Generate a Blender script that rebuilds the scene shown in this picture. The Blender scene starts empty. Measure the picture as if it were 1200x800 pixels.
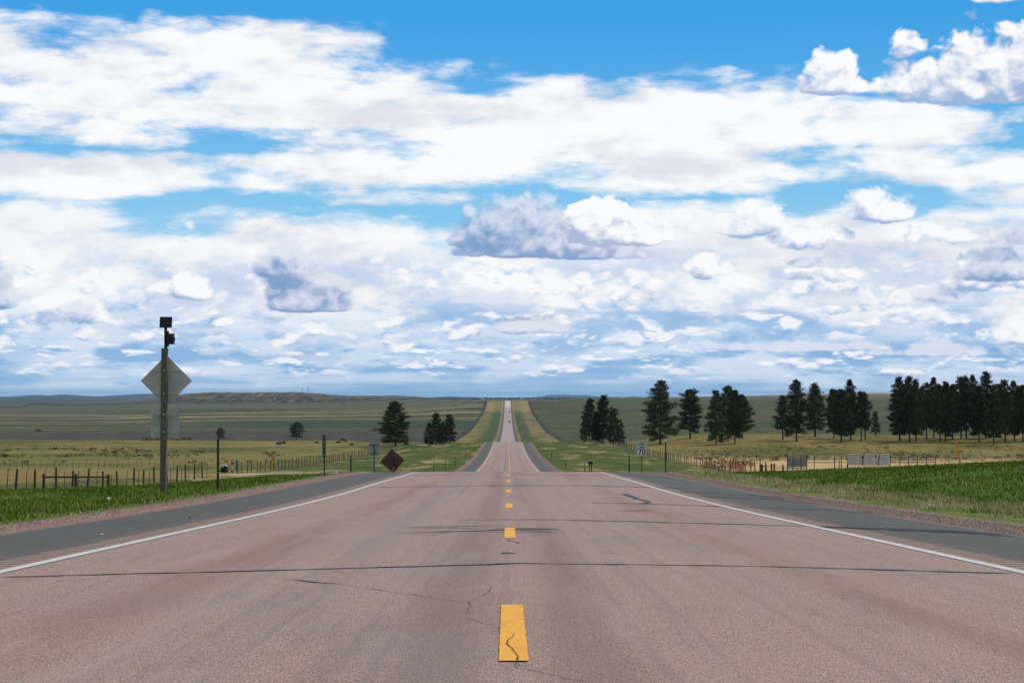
import bpy, bmesh, math, random
from mathutils import Vector, Matrix, noise as mnoise

R = math.radians
scene = bpy.context.scene
COL = scene.collection

# ------------------------------------------------------------------ camera, sun, exposure
F = 2333.0                       # focal length in photo pixels (1200 wide): a 70 mm lens
EYE = 0.80                       # the camera is low over the centre line
HOR = 466.0                      # picture row of the true horizon
VX = 595.0                       # picture column the road runs to

cam_d = bpy.data.cameras.new('camera')
cam = bpy.data.objects.new('camera', cam_d)
COL.objects.link(cam)
cam.location = (-0.02, 0, EYE)
cam_d.sensor_width = 36.0
cam_d.lens = 36.0 * F / 1200.0
cam_d.clip_start = 0.1
cam_d.clip_end = 120000.0
pitch = math.atan((HOR - 400.0) / F)
yaw = -math.atan((600.0 - VX) / F)
cam.rotation_euler = (math.pi / 2 + pitch, 0, yaw)
scene.camera = cam

SUN_EL, SUN_AZ = 54.0, 62.0      # degrees; azimuth clockwise from the road's direction
sun_d = bpy.data.lights.new('sun', 'SUN')
sun_d.energy = 2.7
sun_d.angle = R(0.6)
sun_d.color = (1.0, 0.93, 0.80)
sun = bpy.data.objects.new('sun', sun_d)
COL.objects.link(sun)
sd = Vector((math.sin(R(SUN_AZ)) * math.cos(R(SUN_EL)), math.cos(R(SUN_AZ)) * math.cos(R(SUN_EL)), math.sin(R(SUN_EL))))
sun.rotation_euler = sd.to_track_quat('Z', 'Y').to_euler()
sun.location = (0, 0, 60)

scene.view_settings.view_transform = 'Standard'
scene.view_settings.look = 'None'
scene.view_settings.exposure = 0.0
scene.view_settings.gamma = 1.0
scene.view_settings.use_curve_mapping = False
scene.cycles.use_denoising = True
try:
    scene.cycles.denoiser = 'OPENIMAGEDENOISE'
except Exception:
    pass
scene.cycles.max_bounces = 5
scene.cycles.volume_bounces = 0
scene.cycles.transparent_max_bounces = 6
scene.cycles.use_adaptive_sampling = True
scene.cycles.adaptive_threshold = 0.02
scene.cycles.sample_clamp_indirect = 4.0
scene.render.film_transparent = False


# ------------------------------------------------------------------ tiny node-maths language
class S:
    """a socket one can calculate with"""
    tree = None

    def __init__(self, sock):
        self.k = sock

    def _m(op, *a, clamp=False):
        n = S.tree.nodes.new('ShaderNodeMath')
        n.operation = op
        n.use_clamp = clamp
        for i, v in enumerate(a):
            if isinstance(v, S):
                S.tree.links.new(v.k, n.inputs[i])
            else:
                n.inputs[i].default_value = float(v)
        return S(n.outputs[0])

    def __add__(s, o): return S._m('ADD', s, o)
    def __radd__(s, o): return S._m('ADD', o, s)
    def __sub__(s, o): return S._m('SUBTRACT', s, o)
    def __rsub__(s, o): return S._m('SUBTRACT', o, s)
    def __mul__(s, o): return S._m('MULTIPLY', s, o)
    def __rmul__(s, o): return S._m('MULTIPLY', o, s)
    def __truediv__(s, o): return S._m('DIVIDE', s, o)
    def __neg__(s): return S._m('MULTIPLY', s, -1.0)


def M(op, *a): return S._m(op, *a)
def vmax(a, b): return S._m('MAXIMUM', a, b)
def vmin(a, b): return S._m('MINIMUM', a, b)
def sat(a): return S._m('ADD', a, 0.0, clamp=True)


def sm(a, lo, hi):
    """smooth step of a from lo to hi"""
    n = S.tree.nodes.new('ShaderNodeMapRange')
    n.interpolation_type = 'SMOOTHSTEP'
    S.tree.links.new(a.k, n.inputs['Value'])
    n.inputs['From Min'].default_value = lo
    n.inputs['From Max'].default_value = hi
    return S(n.outputs[0])


def lin(a, lo, hi, o0=0.0, o1=1.0):
    n = S.tree.nodes.new('ShaderNodeMapRange')
    S.tree.links.new(a.k, n.inputs['Value'])
    n.inputs['From Min'].default_value = lo
    n.inputs['From Max'].default_value = hi
    n.inputs['To Min'].default_value = o0
    n.inputs['To Max'].default_value = o1
    return S(n.outputs[0])


def vec(x, y, z=0.0):
    n = S.tree.nodes.new('ShaderNodeCombineXYZ')
    for i, v in enumerate((x, y, z)):
        if isinstance(v, S):
            S.tree.links.new(v.k, n.inputs[i])
        else:
            n.inputs[i].default_value = v
    return S(n.outputs[0])


def xyz(v):
    n = S.tree.nodes.new('ShaderNodeSeparateXYZ')
    S.tree.links.new(v.k, n.inputs[0])
    return S(n.outputs[0]), S(n.outputs[1]), S(n.outputs[2])


def noise(v, scale, detail=4.0, rough=0.5, dist=0.0, col=False, dim='3D'):
    n = S.tree.nodes.new('ShaderNodeTexNoise')
    n.noise_dimensions = dim
    S.tree.links.new(v.k, n.inputs['Vector'])
    n.inputs['Scale'].default_value = scale
    n.inputs['Detail'].default_value = detail
    n.inputs['Roughness'].default_value = rough
    n.inputs['Distortion'].default_value = dist
    return S(n.outputs[1 if col else 0])


def voro(v, scale, detail=0.0, rough=0.5, feature='F1', smooth=0.6, out=0, dim='3D'):
    n = S.tree.nodes.new('ShaderNodeTexVoronoi')
    n.voronoi_dimensions = dim
    n.feature = feature
    S.tree.links.new(v.k, n.inputs['Vector'])
    n.inputs['Scale'].default_value = scale
    n.inputs['Detail'].default_value = detail
    n.inputs['Roughness'].default_value = rough
    if feature == 'SMOOTH_F1':
        n.inputs['Smoothness'].default_value = smooth
    return S(n.outputs[out])


def rgb(h):
    """sRGB 0-255 triple to linear"""
    return tuple(((c / 255.0) / 12.92 if c / 255.0 <= 0.04045 else ((c / 255.0 + 0.055) / 1.055) ** 2.4) for c in h)


def mix(a, b, f):
    n = S.tree.nodes.new('ShaderNodeMix')
    n.data_type = 'RGBA'
    for sock, v in ((n.inputs[6], a), (n.inputs[7], b)):
        if isinstance(v, S):
            S.tree.links.new(v.k, sock)
        else:
            sock.default_value = (*v, 1.0)
    if isinstance(f, S):
        S.tree.links.new(f.k, n.inputs[0])
    else:
        n.inputs[0].default_value = f
    return S(n.outputs[2])


def vadd(a, b):
    n = S.tree.nodes.new('ShaderNodeVectorMath')
    n.operation = 'ADD'
    S.tree.links.new(a.k, n.inputs[0])
    S.tree.links.new(b.k, n.inputs[1])
    return S(n.outputs[0])


def vscale(a, f):
    n = S.tree.nodes.new('ShaderNodeVectorMath')
    n.operation = 'SCALE'
    S.tree.links.new(a.k, n.inputs[0])
    n.inputs['Scale'].default_value = f
    return S(n.outputs[0])


# ------------------------------------------------------------------ the sky
world = bpy.data.worlds.new('World')
scene.world = world
world.use_nodes = True
wt = world.node_tree
wt.nodes.clear()
S.tree = wt
world.cycles.sampling_method = 'MANUAL'
world.cycles.sample_map_resolution = 1024

tc = wt.nodes.new('ShaderNodeTexCoord')
dx, dy, dz = xyz(S(tc.outputs['Generated']))
U = M('ARCTAN2', dx, dy) * F              # bearing and height above the horizon, in 1/2333 rad
V = M('ARCSINE', dz) * F
nish = wt.nodes.new('ShaderNodeTexSky')
nish.sky_type = 'NISHITA'
nish.sun_disc = False
nish.sun_elevation = R(SUN_EL)
nish.sun_rotation = R(SUN_AZ)
nish.altitude = 1200.0
nish.air_density = 1.0
nish.dust_density = 0.4
nish.ozone_density = 1.6
blue = mix(rgb((142, 206, 242)), rgb((62, 160, 229)), sm(V, 130.0, 470.0))


def px(x): return x - VX
def py(y): return HOR - y


def blobmask(blobs, U=U, V=V):
    """cloud bodies: (column, row of the base line, half width, height above, depth below, strength)"""
    out = None
    for (cx, cy, rx, up, dn, a) in blobs:
        u = (U - px(cx)) * (1.0 / rx)
        v0 = V - py(cy)
        v = M('MAXIMUM', v0 * (1.0 / up), v0 * (-1.0 / dn))
        d = (1.0 - (u * u + v * v)) * a
        out = d if out is None else vmax(out, d)
    return vmax(out, -3.0)


def billow(s, seed, sx=1.0, ou=0.0, ov=0.0, det=6.0, U=U, V=V, warp=0.35, vw=0.30):
    """heaped cloud texture, about -0.7 .. 0.7"""
    p = vec((U + ou) * (1.0 / (s * sx)) + seed * 7.31, (V + ov) * (1.0 / s) + seed * 3.17)
    w = noise(p, 1.3, 1.0, 0.5, col=True, dim='2D')
    p2 = vadd(p, vscale(w, warp))
    a = noise(p2, 1.0, det, 0.54, dim='2D')
    b = voro(p2, 1.9, 2.0, 0.5, 'F1', dim='2D')
    return (a - 0.5) * 3.3 + (0.42 + 0.13 * (vw - 0.3) - b) * (2.2 * vw)


# -- high sheets of broken layer cloud
def n2(sx, sy, seed, det, rough=0.55, warp=0.0):
    p = vec(U * (1.0 / sx) + seed * 5.3, V * (1.0 / sy) + seed * 2.9)
    if warp:
        w = noise(p, 1.7, 2.0, 0.5, col=True, dim='2D')
        p = vadd(p, vscale(w, warp))
    return noise(p, 1.0, det, rough, dim='2D') - 0.5


sheet = blobmask([
    (110, 75, 330, 40, 34, 1.0), (200, 66, 90, 34, 40, 1.0), (360, 110, 280, 44, 50, 1.3), (640, 150, 360, 62, 50, 1.5), (60, 140, 210, 40, 34, 0.9),
    (860, 150, 170, 40, 44, 1.1), (60, 212, 200, 26, 26, 1.1), (540, 196, 300, 20, 26, 0.9), (760, 205, 240, 40, 24, 1.3),
    (1060, 152, 200, 24, 30, 1.2), (1010, 195, 200, 22, 20, 0.7), (480, 232, 90, 10, 10, 0.6), (1140, 210, 110, 16, 14, 0.5),
    (-60, 330, 480, 88, 260, 1.6), (380, 330, 440, 72, 260, 1.5), (900, 330, 560, 85, 260, 1.7), (1450, 240, 300, 90, 160, 1.2),
    (-260, 120, 320, 60, 90, 1.1), (1500, 90, 210, 60, 60, 0.8)])
st = n2(230.0, 60.0, 3.1, 7.0, 0.55, 0.5)
st2 = billow(60.0, 5.7, 2.0, det=6.0)
st2o = billow(60.0, 5.7, 2.0, ou=6.0, ov=16.0, det=4.0)
dens_s = sheet * 0.60 + st * 2.5 + st2 * 0.34 + n2(90.0, 22.0, 13.0, 6.0, 0.6) * 0.9 + 0.16
al_s = sm(dens_s, -0.20, 0.55)
shade_s = sm(n2(300.0, 50.0, 21.0, 5.0) * 2.0 - dens_s * 0.10 + (st2o - st2) * 0.35, -0.25, 0.55)
white_s = mix(rgb((254, 254, 254)), rgb((214, 219, 231)), shade_s * 0.75)
sky = mix(blue, white_s, al_s * 0.97)


def heap(sky, blobs, s, seed, thr, edge=0.10, base=(150, 172, 208), top=(1, 1, 1), gate=None, sx=1.25, amt=1.0, l0=-0.25, l1=0.45, k=1.0, det=6.0, dark=1.0, up=20.0, vw=0.30, of=0.30):
    """a bank of cumulus over the sky so far: bright rims toward the sun, blue-grey bodies"""
    b = billow(s, seed, sx, det=det, vw=vw)
    b2 = billow(s, seed, sx, ou=0.10 * s, ov=of * s, det=3.0, vw=vw)
    if blobs:
        m = blobmask(blobs)
        d = m * 0.9 + b * (0.62 * k)
        m2 = blobmask(blobs, U + up * 0.3, V + up)
        dd = (m - m2) + (b - b2) * 0.55
    else:
        d = b * k
        dd = b - b2
    if gate is not None:
        d = d + gate
    d = d - thr
    al = sm(d, 0.0, edge)
    shade = sm(dd, l1, l0) * sm(d, -0.12, 0.22) * dark
    c = mix(top, rgb(base), shade)
    return mix(sky, c, al * amt)


W = rgb((251, 252, 254))


# -- far small heaps close to the horizon, row behind row
def band(v0, v1, f):
    return sm(V, v0 - f, v0 + f) - sm(V, v1 - f, v1 + f)


sky = mix(sky, rgb((200, 221, 243)), sm(V + n2(300.0, 40.0, 61.0, 3.0) * 120.0, 130.0, 50.0) * 0.75)
for (s, sx, seed, v0, v1, f, thr, base, under) in (
        (62.0, 1.7, 27.8, 130, 225, 26, -0.06, (200, 211, 233), 0.16),
        (44.0, 1.8, 17.2, 84, 170, 24, -0.26, (154, 188, 228), 0.50),
        (32.0, 2.4, 14.9, 46, 112, 18, -0.32, (126, 175, 225), 0.70),
        (17.0, 4.2, 11.3, 12, 66, 14, -0.30, (112, 168, 221), 0.78)):
    bm_ = band(v0, v1, f)
    g = (bm_ - 1.0) * 3.6
    un = noise(vec(U * (0.55 / (s * sx)) + seed, V * (0.62 / s) + seed * 2.0), 1.0, 7.0, 0.6, 0.0, dim='2D')
    sky = mix(sky, rgb(base), sm(un, 0.44, 0.62) * bm_ * under)
    sky = heap(sky, None, s, seed, thr, edge=0.58, base=base, top=W, gate=g, sx=sx, amt=0.92, det=7.0, l0=-0.55, l1=0.42, vw=0.45, of=0.34)

# -- the bigger heaps of the photograph
sky = heap(sky, [
    (880, 270, 56, 40, 14, 1.0), (940, 285, 66, 36, 14, 1.0), (830, 320, 40, 30, 10, 1.0),
    (225, 345, 40, 36, 10, 1.1), (90, 376, 60, 38, 10, 1.0), (5, 358, 30, 64, 10, 1.2), (440, 306, 22, 26, 8, 0.9),
    (960, 325, 80, 34, 12, 0.9), (990, 362, 90, 34, 10, 0.9), (1100, 280, 80, 26, 12, 0.9),
    (1150, 335, 90, 48, 12, 0.9), (1170, 402, 90, 34, 10, 0.9), (700, 345, 90, 30, 10, 0.8), (1030, 256, 52, 46, 12, 1.2),
    (1165, 122, 150, 92, 14, 1.6), (1070, 112, 76, 44, 10, 1.3), (978, 110, 48, 56, 10, 1.5), (1058, 72, 30, 34, 14, 0.7), (1168, 14, 40, 30, 8, 1.3),
    (790, 266, 40, 24, 12, 0.8), (1290, 100, 90, 60, 20, 1.3),
    (1300, 300, 120, 60, 30, 1.0), (-120, 330, 90, 60, 25, 1.0)],
    46.0, 2.2, 0.16, edge=0.42, base=(158, 184, 220), top=W, l0=-0.35, l1=0.66, vw=0.45, det=8.0)
# -- dark bodied heaps
sky = heap(sky, [
    (612, 297, 98, 82, 7, 1.9), (690, 300, 100, 48, 6, 1.6), (362, 362, 60, 74, 6, 1.9), (340, 318, 50, 44, 12, 1.5), (352, 340, 46, 48, 10, 1.6),
    (588, 353, 66, 20, 6, 1.2), (620, 387, 54, 24, 6, 1.2), (960, 312, 46, 22, 7, 0.9), (975, 355, 60, 16, 6, 0.9),
    (1165, 328, 62, 44, 8, 1.4), (6, 360, 34, 70, 7, 1.5), (1080, 352, 56, 18, 7, 0.9), (95, 368, 34, 20, 6, 0.8),
    (760, 347, 44, 16, 7, 0.8), (1090, 414, 110, 16, 6, 1.2), (940, 408, 150, 12, 5, 1.2), (1180, 288, 54, 28, 8, 0.9)],
    42.0, 31.0, 0.10, edge=0.65, base=(116, 150, 199), top=rgb((224, 230, 242)), l0=-0.30, l1=1.05, up=20.0, vw=0.5, det=7.0, k=0.8, amt=0.88)

# -- the sunlit heap in front of the darkest one
sky = heap(sky, [(724, 282, 74, 62, 10, 1.6), (690, 262, 40, 34, 12, 1.2)],
    40.0, 53.0, 0.22, edge=0.26, base=(172, 188, 217), top=W, l0=-0.35, l1=0.60, vw=0.5, det=7.0)

# -- blue-grey rain air along the horizon, thin streaks of cloud in it
hz = 1.0 - sm(V + n2(260.0, 16.0, 44.0, 6.0, 0.62) * 90.0, 4.0, 40.0)
hz_c = mix(rgb((126, 178, 223)), rgb((200, 218, 240)), sm(n2(420.0, 16.0, 51.0, 5.0) * 1.6 + U * 0.00016, -0.14, 0.20))
sky = mix(sky, hz_c, hz * 0.86)

# -- overhead and behind: the same kind of sky with simple clouds
nz = wt.nodes.new('ShaderNodeVectorMath')
nz.operation = 'SCALE'
wt.links.new(nish.outputs[0], nz.inputs[0])
nz.inputs['Scale'].default_value = 0.10
cl = sm(noise(vec(dx / (vmax(dz, 0.0) + 0.12), dy / (vmax(dz, 0.0) + 0.12), 0.0), 1.4, 4.0, 0.55, dim='2D'), 0.40, 0.58)
far = mix(S(nz.outputs[0]), rgb((226, 229, 236)), cl * 0.85)
bg = wt.nodes.new('ShaderNodeBackground')
wt.links.new(sky.k, bg.inputs['Color'])
bg2 = wt.nodes.new('ShaderNodeBackground')
wt.links.new(far.k, bg2.inputs['Color'])
inside = sm(M('ABSOLUTE', U), 1250.0, 1000.0) * sm(V, 900.0, 640.0) * sm(V, -60.0, -30.0) 
ms = wt.nodes.new('ShaderNodeMixShader')
wt.links.new(inside.k, ms.inputs[0])
wt.links.new(bg2.outputs[0], ms.inputs[1])
wt.links.new(bg.outputs[0], ms.inputs[2])
wo = wt.nodes.new('ShaderNodeOutputWorld')
wt.links.new(ms.outputs[0], wo.inputs['Surface'])


# ------------------------------------------------------------------ helpers
import numpy as np
from bisect import bisect_right
rnd = random.Random(7)


def tag(o, label=None, cat=None, group=None, kind=None):
    if label: o['label'] = label
    if cat: o['category'] = cat
    if group: o['group'] = group
    if kind: o['kind'] = kind
    return o


def empty(name, loc, rz=0.0):
    o = bpy.data.objects.new(name, None)
    o.empty_display_size = 0.2
    COL.objects.link(o)
    o.location = loc
    o.rotation_euler = (0, 0, rz)
    return o


def copy_tree(o, parent=None):
    c = o.copy()
    COL.objects.link(c)
    c.parent = parent
    for ch in list(o.children):
        copy_tree(ch, c)
    return c


class MB:
    def __init__(self):
        self.v, self.f = [], []

    def quad(self, a, b, c, d):
        i = len(self.v)
        self.v += [a, b, c, d]
        self.f.append((i, i + 1, i + 2, i + 3))
        return self

    def box(self, cx, cy, cz, sx, sy, sz, rot=None, bev=0.0):
        """box centred at c with full sizes s; small chamfer on the upright edges"""
        i = len(self.v)
        hx, hy, hz = sx / 2, sy / 2, sz / 2
        if bev > 0:
            ring = [(-hx + bev, -hy), (hx - bev, -hy), (hx, -hy + bev), (hx, hy - bev), (hx - bev, hy), (-hx + bev, hy), (-hx, hy - bev), (-hx, -hy + bev)]
        else:
            ring = [(-hx, -hy), (hx, -hy), (hx, hy), (-hx, hy)]
        n = len(ring)
        pts = [Vector((x, y, -hz)) for x, y in ring] + [Vector((x, y, hz)) for x, y in ring]
        if rot is not None:
            pts = [rot @ p for p in pts]
        self.v += [(p.x + cx, p.y + cy, p.z + cz) for p in pts]
        self.f.append(tuple(i + k for k in reversed(range(n))))
        self.f.append(tuple(i + n + k for k in range(n)))
        for k in range(n):
            k2 = (k + 1) % n
            self.f.append((i + k, i + k2, i + n + k2, i + n + k))
        return self

    def tube(self, pts, rads, n=8, cap=True):
        i = len(self.v)
        pts = [Vector(p) for p in pts]
        m = len(pts)
        for j, p in enumerate(pts):
            t = (pts[min(j + 1, m - 1)] - pts[max(j - 1, 0)]).normalized()
            a = t.orthogonal().normalized() if abs(t.z) < 0.9 else Vector((1, 0, 0))
            a = (a - t * a.dot(t)).normalized()
            b = t.cross(a)
            for k in range(n):
                q = p + (a * math.cos(2 * math.pi * k / n) + b * math.sin(2 * math.pi * k / n)) * rads[j]
                self.v.append(tuple(q))
        for j in range(m - 1):
            for k in range(n):
                k2 = (k + 1) % n
                self.f.append((i + j * n + k, i + j * n + k2, i + (j + 1) * n + k2, i + (j + 1) * n + k))
        if cap:
            self.f.append(tuple(i + k for k in reversed(range(n))))
            self.f.append(tuple(i + (m - 1) * n + k for k in range(n)))
        return self

    def prism(self, poly, y0, y1):
        """outline in x-z, extruded along y"""
        i = len(self.v)
        n = len(poly)
        self.v += [(x, y0, z) for x, z in poly] + [(x, y1, z) for x, z in poly]
        self.f.append(tuple(i + k for k in range(n)))
        self.f.append(tuple(i + n + k for k in reversed(range(n))))
        for k in range(n):
            k2 = (k + 1) % n
            self.f.append((i + k, i + n + k, i + n + k2, i + k2))
        return self

    def build(self, name, mat, parent=None, smooth=False):
        me = bpy.data.meshes.new(name)
        me.from_pydata(self.v, [], self.f)
        if mat: me.materials.append(mat)
        if smooth:
            me.polygons.foreach_set('use_smooth', [True] * len(me.polygons))
        me.update()
        o = bpy.data.objects.new(name, me)
        COL.objects.link(o)
        if parent: o.parent = parent
        return o


def np_mesh(name, verts, faces, mat, smooth=False, k=None):
    """fast mesh from arrays; faces all have the same number of corners"""
    me = bpy.data.meshes.new(name)
    verts = np.asarray(verts, dtype=np.float32)
    faces = np.asarray(faces, dtype=np.int32)
    nf, nc = faces.shape
    me.vertices.add(len(verts))
    me.vertices.foreach_set('co', verts.ravel())
    me.loops.add(nf * nc)
    me.loops.foreach_set('vertex_index', faces.ravel())
    me.polygons.add(nf)
    me.polygons.foreach_set('loop_start', np.arange(nf, dtype=np.int32) * nc)
    me.polygons.foreach_set('loop_total', np.full(nf, nc, dtype=np.int32))
    if smooth:
        me.polygons.foreach_set('use_smooth', np.ones(nf, dtype=bool))
    me.update(calc_edges=True)
    if mat: me.materials.append(mat)
    o = bpy.data.objects.new(name, me)
    COL.objects.link(o)
    return o


def material(name, color=None, rough=0.8, build=None, metal=0.0, spec=0.3):
    m = bpy.data.materials.new(name)
    m.use_nodes = True
    nt = m.node_tree
    p = nt.nodes['Principled BSDF']
    p.inputs['Roughness'].default_value = rough
    p.inputs['Metallic'].default_value = metal
    p.inputs['Specular IOR Level'].default_value = spec
    S.tree = nt
    if build:
        build(nt, p)
    else:
        g = nt.nodes.new('ShaderNodeTexCoord')
        n = noise(S(g.outputs['Object']), 9.0, 5.0, 0.6)
        c = mix(tuple(x * 0.78 for x in color), tuple(min(1, x * 1.18) for x in color), sm(n, 0.32, 0.68))
        nt.links.new(c.k, p.inputs['Base Color'])
    return m


def pos():
    g = S.tree.nodes.new('ShaderNodeNewGeometry')
    return S(g.outputs['Position'])


def bump(nt, p, h, strength, dist):
    b = nt.nodes.new('ShaderNodeBump')
    b.inputs['Strength'].default_value = strength
    b.inputs['Distance'].default_value = dist
    nt.links.new(h.k, b.inputs['Height'])
    nt.links.new(b.outputs[0], p.inputs['Normal'])


# ------------------------------------------------------------------ the lie of the land
class Pchip:
    def __init__(self, pts):
        self.x = [p[0] for p in pts]
        self.y = [p[1] for p in pts]
        x, y, n = self.x, self.y, len(pts)
        h = [x[i + 1] - x[i] for i in range(n - 1)]
        d = [(y[i + 1] - y[i]) / h[i] for i in range(n - 1)]
        m = [d[0]] + [0.0] * (n - 2) + [d[-1]]
        for i in range(1, n - 1):
            if d[i - 1] * d[i] > 0:
                w1, w2 = 2 * h[i] + h[i - 1], h[i] + 2 * h[i - 1]
                m[i] = (w1 + w2) / (w1 / d[i - 1] + w2 / d[i])
        self.h, self.m = h, m

    def __call__(self, v):
        x = self.x
        if v <= x[0]: return self.y[0] + (v - x[0]) * self.m[0]
        if v >= x[-1]: return self.y[-1]
        i = bisect_right(x, v) - 1
        h = self.h[i]
        t = (v - x[i]) / h
        t2, t3 = t * t, t * t * t
        return (2 * t3 - 3 * t2 + 1) * self.y[i] + (t3 - 2 * t2 + t) * h * self.m[i] + (-2 * t3 + 3 * t2) * self.y[i + 1] + (t3 - t2) * h * self.m[i + 1]


def ss(a, b, v):
    t = min(1.0, max(0.0, (v - a) / (b - a)))
    return t * t * (3 - 2 * t)


# depth below the eye along the road
NEAR = [(-90, -1.9), (0, 0.80), (8, 1.04), (20, 1.41), (32, 1.775), (44, 2.10), (57, 2.40), (69, 2.69), (80, 2.965), (95, 3.56), (120, 4.75),
        (160, 6.35), (200, 7.75), (245, 8.92), (331, 10.5), (416, 11.45), (480, 11.78), (517, 11.97), (560, 12.38)]


def rows(ys):
    return [(Y, (y - HOR) * Y / F) for Y, y in ys]


TAILHID = [(6500, 494), (8200, 471), (9500, 467.4), (10600, 466.3), (11400, 466.1), (12500, 470), (14000, 478)]
ROADC = Pchip(NEAR + [(600, 13.5), (700, 17.6), (850, 23.5), (950, 24.2)] + rows([(1050, 517.5), (1450, 506), (1830, 495), (2360, 483), (2620, 475), (2800, 469.3), (2950, 469.4), (3400, 474), (4700, 482)] + TAILHID))
LEFT = NEAR + [(620, 13.2), (700, 14.8), (800, 18.2), (900, 21.0)]
RIGHT = NEAR[:-4] + [(416, 11.95), (455, 12.0), (475, 11.6), (500, 10.85), (525, 10.1), (545, 9.85), (600, 11.6), (720, 15.4), (850, 19.0)]
FARY = (1050, 1450, 1830, 2360, 2800, 3400, 4200, 4700, 5200)
COLS = [
    (-500, LEFT, (514, 505, 498, 490, 486, 482, 478, 479, 484)),
    (20, LEFT, (514, 505, 498, 490, 486, 481, 477, 478, 484)),
    (40, LEFT, (514, 505, 498, 490, 486, 481, 472.5, 476, 484)),
    (80, LEFT, (514, 505, 498, 490, 485, 480, 474.5, 477, 484)),
    (140, LEFT, (514, 505, 498, 490, 485, 479, 473.5, 474, 482)),
    (175, LEFT, (514, 504, 497, 489, 484, 477, 472.5, 468.5, 476)),
    (215, LEFT, (514, 504, 497, 489, 483, 477, 473, 461.8, 470)),
    (270, LEFT, (514, 504, 496, 488, 482, 477, 473, 459.6, 468)),
    (340, LEFT, (514, 504, 495, 487, 481, 476, 473, 459.4, 468)),
    (400, LEFT, (514, 504, 495, 487, 480, 475, 472, 462.4, 470)),
    (480, LEFT, (515, 504, 495, 486, 478, 473, 469, 465.4, 472)),
    (530, LEFT, (516, 505, 495, 484, 475, 470, 467.4, 467.2, 474)),
    (560, LEFT, (517, 506, 495, 483, 471, 468.4, 469, 472, 478)),
    (630, RIGHT, (517, 506, 495, 483, 471, 468.4, 469, 472, 478)),
    (680, RIGHT, (514, 503, 494, 482, 474, 468, 466, 467, 474)),
    (760, RIGHT, (512, 500, 490, 480, 473, 468, 465.4, 465.6, 472)),
    (850, RIGHT, (511, 498, 488, 478, 472, 468, 465.2, 464.4, 470)),
    (960, RIGHT, (510, 498, 488, 478, 472, 468, 464.8, 461.4, 468)),
    (1050, RIGHT, (510, 498, 488, 478, 472, 468, 464.6, 460.4, 468)),
    (1250, RIGHT, (510, 498, 488, 478, 472, 468, 464.6, 461.4, 468)),
    (1700, RIGHT, (510, 498, 488, 478, 472, 468, 465, 463, 468)),
]
COLC = [(c[0], Pchip(c[1] + rows(list(zip(FARY, c[2])) + TAILHID))) for c in COLS]
COLX = [c[0] for c in COLC]


def depth(X, Y):
    a = abs(X)
    w = ss(30.0, 45.0 + 0.02 * max(Y, 0), a)
    d = 0.0
    if w < 1.0:
        d += (1 - w) * ROADC(Y)
    if w > 0.0:
        p = VX + X / max(Y, 60.0) * F
        p = min(COLX[-1] - 0.01, max(COLX[0], p))
        i = bisect_right(COLX, p) - 1
        t = (p - COLX[i]) / (COLX[i + 1] - COLX[i])
        t = t * t * (3 - 2 * t) * 0.5 + t * 0.5
        d += w * ((1 - t) * COLC[i][1](Y) + t * COLC[i + 1][1](Y))
    return d


def land(X, Y, rough=True):
    """height of the ground at a place"""
    d = depth(X, Y)
    a = abs(X)
    if X < 0:
        d += 0.05 * ss(7, 9, a) * ss(40, 60, Y) + 0.80 * ss(9.0, 16.0, a) * ss(48, 84, Y) * (1 - ss(130, 205, Y)) - 0.25 * ss(12, 20, a) * ss(150, 220, Y) * (1 - ss(300, 400, Y))
    else:
        d -= (0.42 * ss(8.5, 15.0, a) + 0.24 * ss(13, 20, a)) * (1 - ss(60, 102, Y))
    d += 0.05 * ss(5.9, 6.6, a) + 0.05 * ss(6.4, 9.0, a)
    if rough and a > 7.0:
        k = ss(7.0, 12.0, a)
        if Y < 700:
            d += k * 0.07 * mnoise.noise(Vector((X * 0.25, Y * 0.16, 2.0)))
            d += k * 0.22 * mnoise.noise(Vector((X * 0.035, Y * 0.02, 7.0))) * ss(20, 45, a)
        else:
            d += k * ss(30, 60, a) * (0.5 * mnoise.noise(Vector((X * 0.02, Y * 0.01, 5.0))) + 1.6 * ss(1000, 2500, Y) * mnoise.noise(Vector((X * 0.006, Y * 0.004, 9.0))))
            if 4150 < Y < 6000:
                d += 3.2 * mnoise.noise(Vector((X * 0.012, Y * 0.006, 3.0))) * ss(60, 200, a) * (1.0 if X < 0 else 0.35)
                d += 1.5 * mnoise.noise(Vector((X * 0.035, Y * 0.012, 13.0))) * ss(60, 200, a) * (1.0 if X < 0 else 0.3)
    return EYE - d


def hit(px_, py_, y0=14.0, y1=12000.0):
    """the point of the land seen at a column and row of the photograph"""
    u = (px_ - VX) / F
    Y = y0
    while Y < y1:
        z = land(u * Y, Y, False)
        if HOR + (EYE - z) / Y * F <= py_:
            return u * Y, Y, z
        Y *= 1.004
    return u * Y, Y, land(u * Y, Y)


def up(py_, Y):
    """height at distance Y of a picture row"""
    return EYE - (py_ - HOR) * Y / F


def road_y(py_):
    Y = 5.0
    while HOR + ROADC(Y) / Y * F > py_: Y += 0.02
    return Y


ROWS = []
v = -80.0
while v < 14000:
    ROWS.append(v)
    v += 4.0 if v < 0 else 1.0 if v < 130 else 2.0 if v < 320 else 4.0 if v < 700 else 14.0 if v < 3000 else 45.0 if v < 5400 else 220.0
core = [0, 3, 5.9, 6.15, 6.5, 6.9, 7.5, 8.2, 9, 10, 11, 12, 13, 14, 15.5, 17, 19, 21, 23, 25, 27, 30]
NS = 110


def columns(Y):
    s = 0.36 * max(Y, 0) + 50.0
    right = core + [30 + s * ((k / NS) ** 1.35) for k in range(1, NS + 1)]
    return [-x for x in reversed(right[1:])] + right


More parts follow.
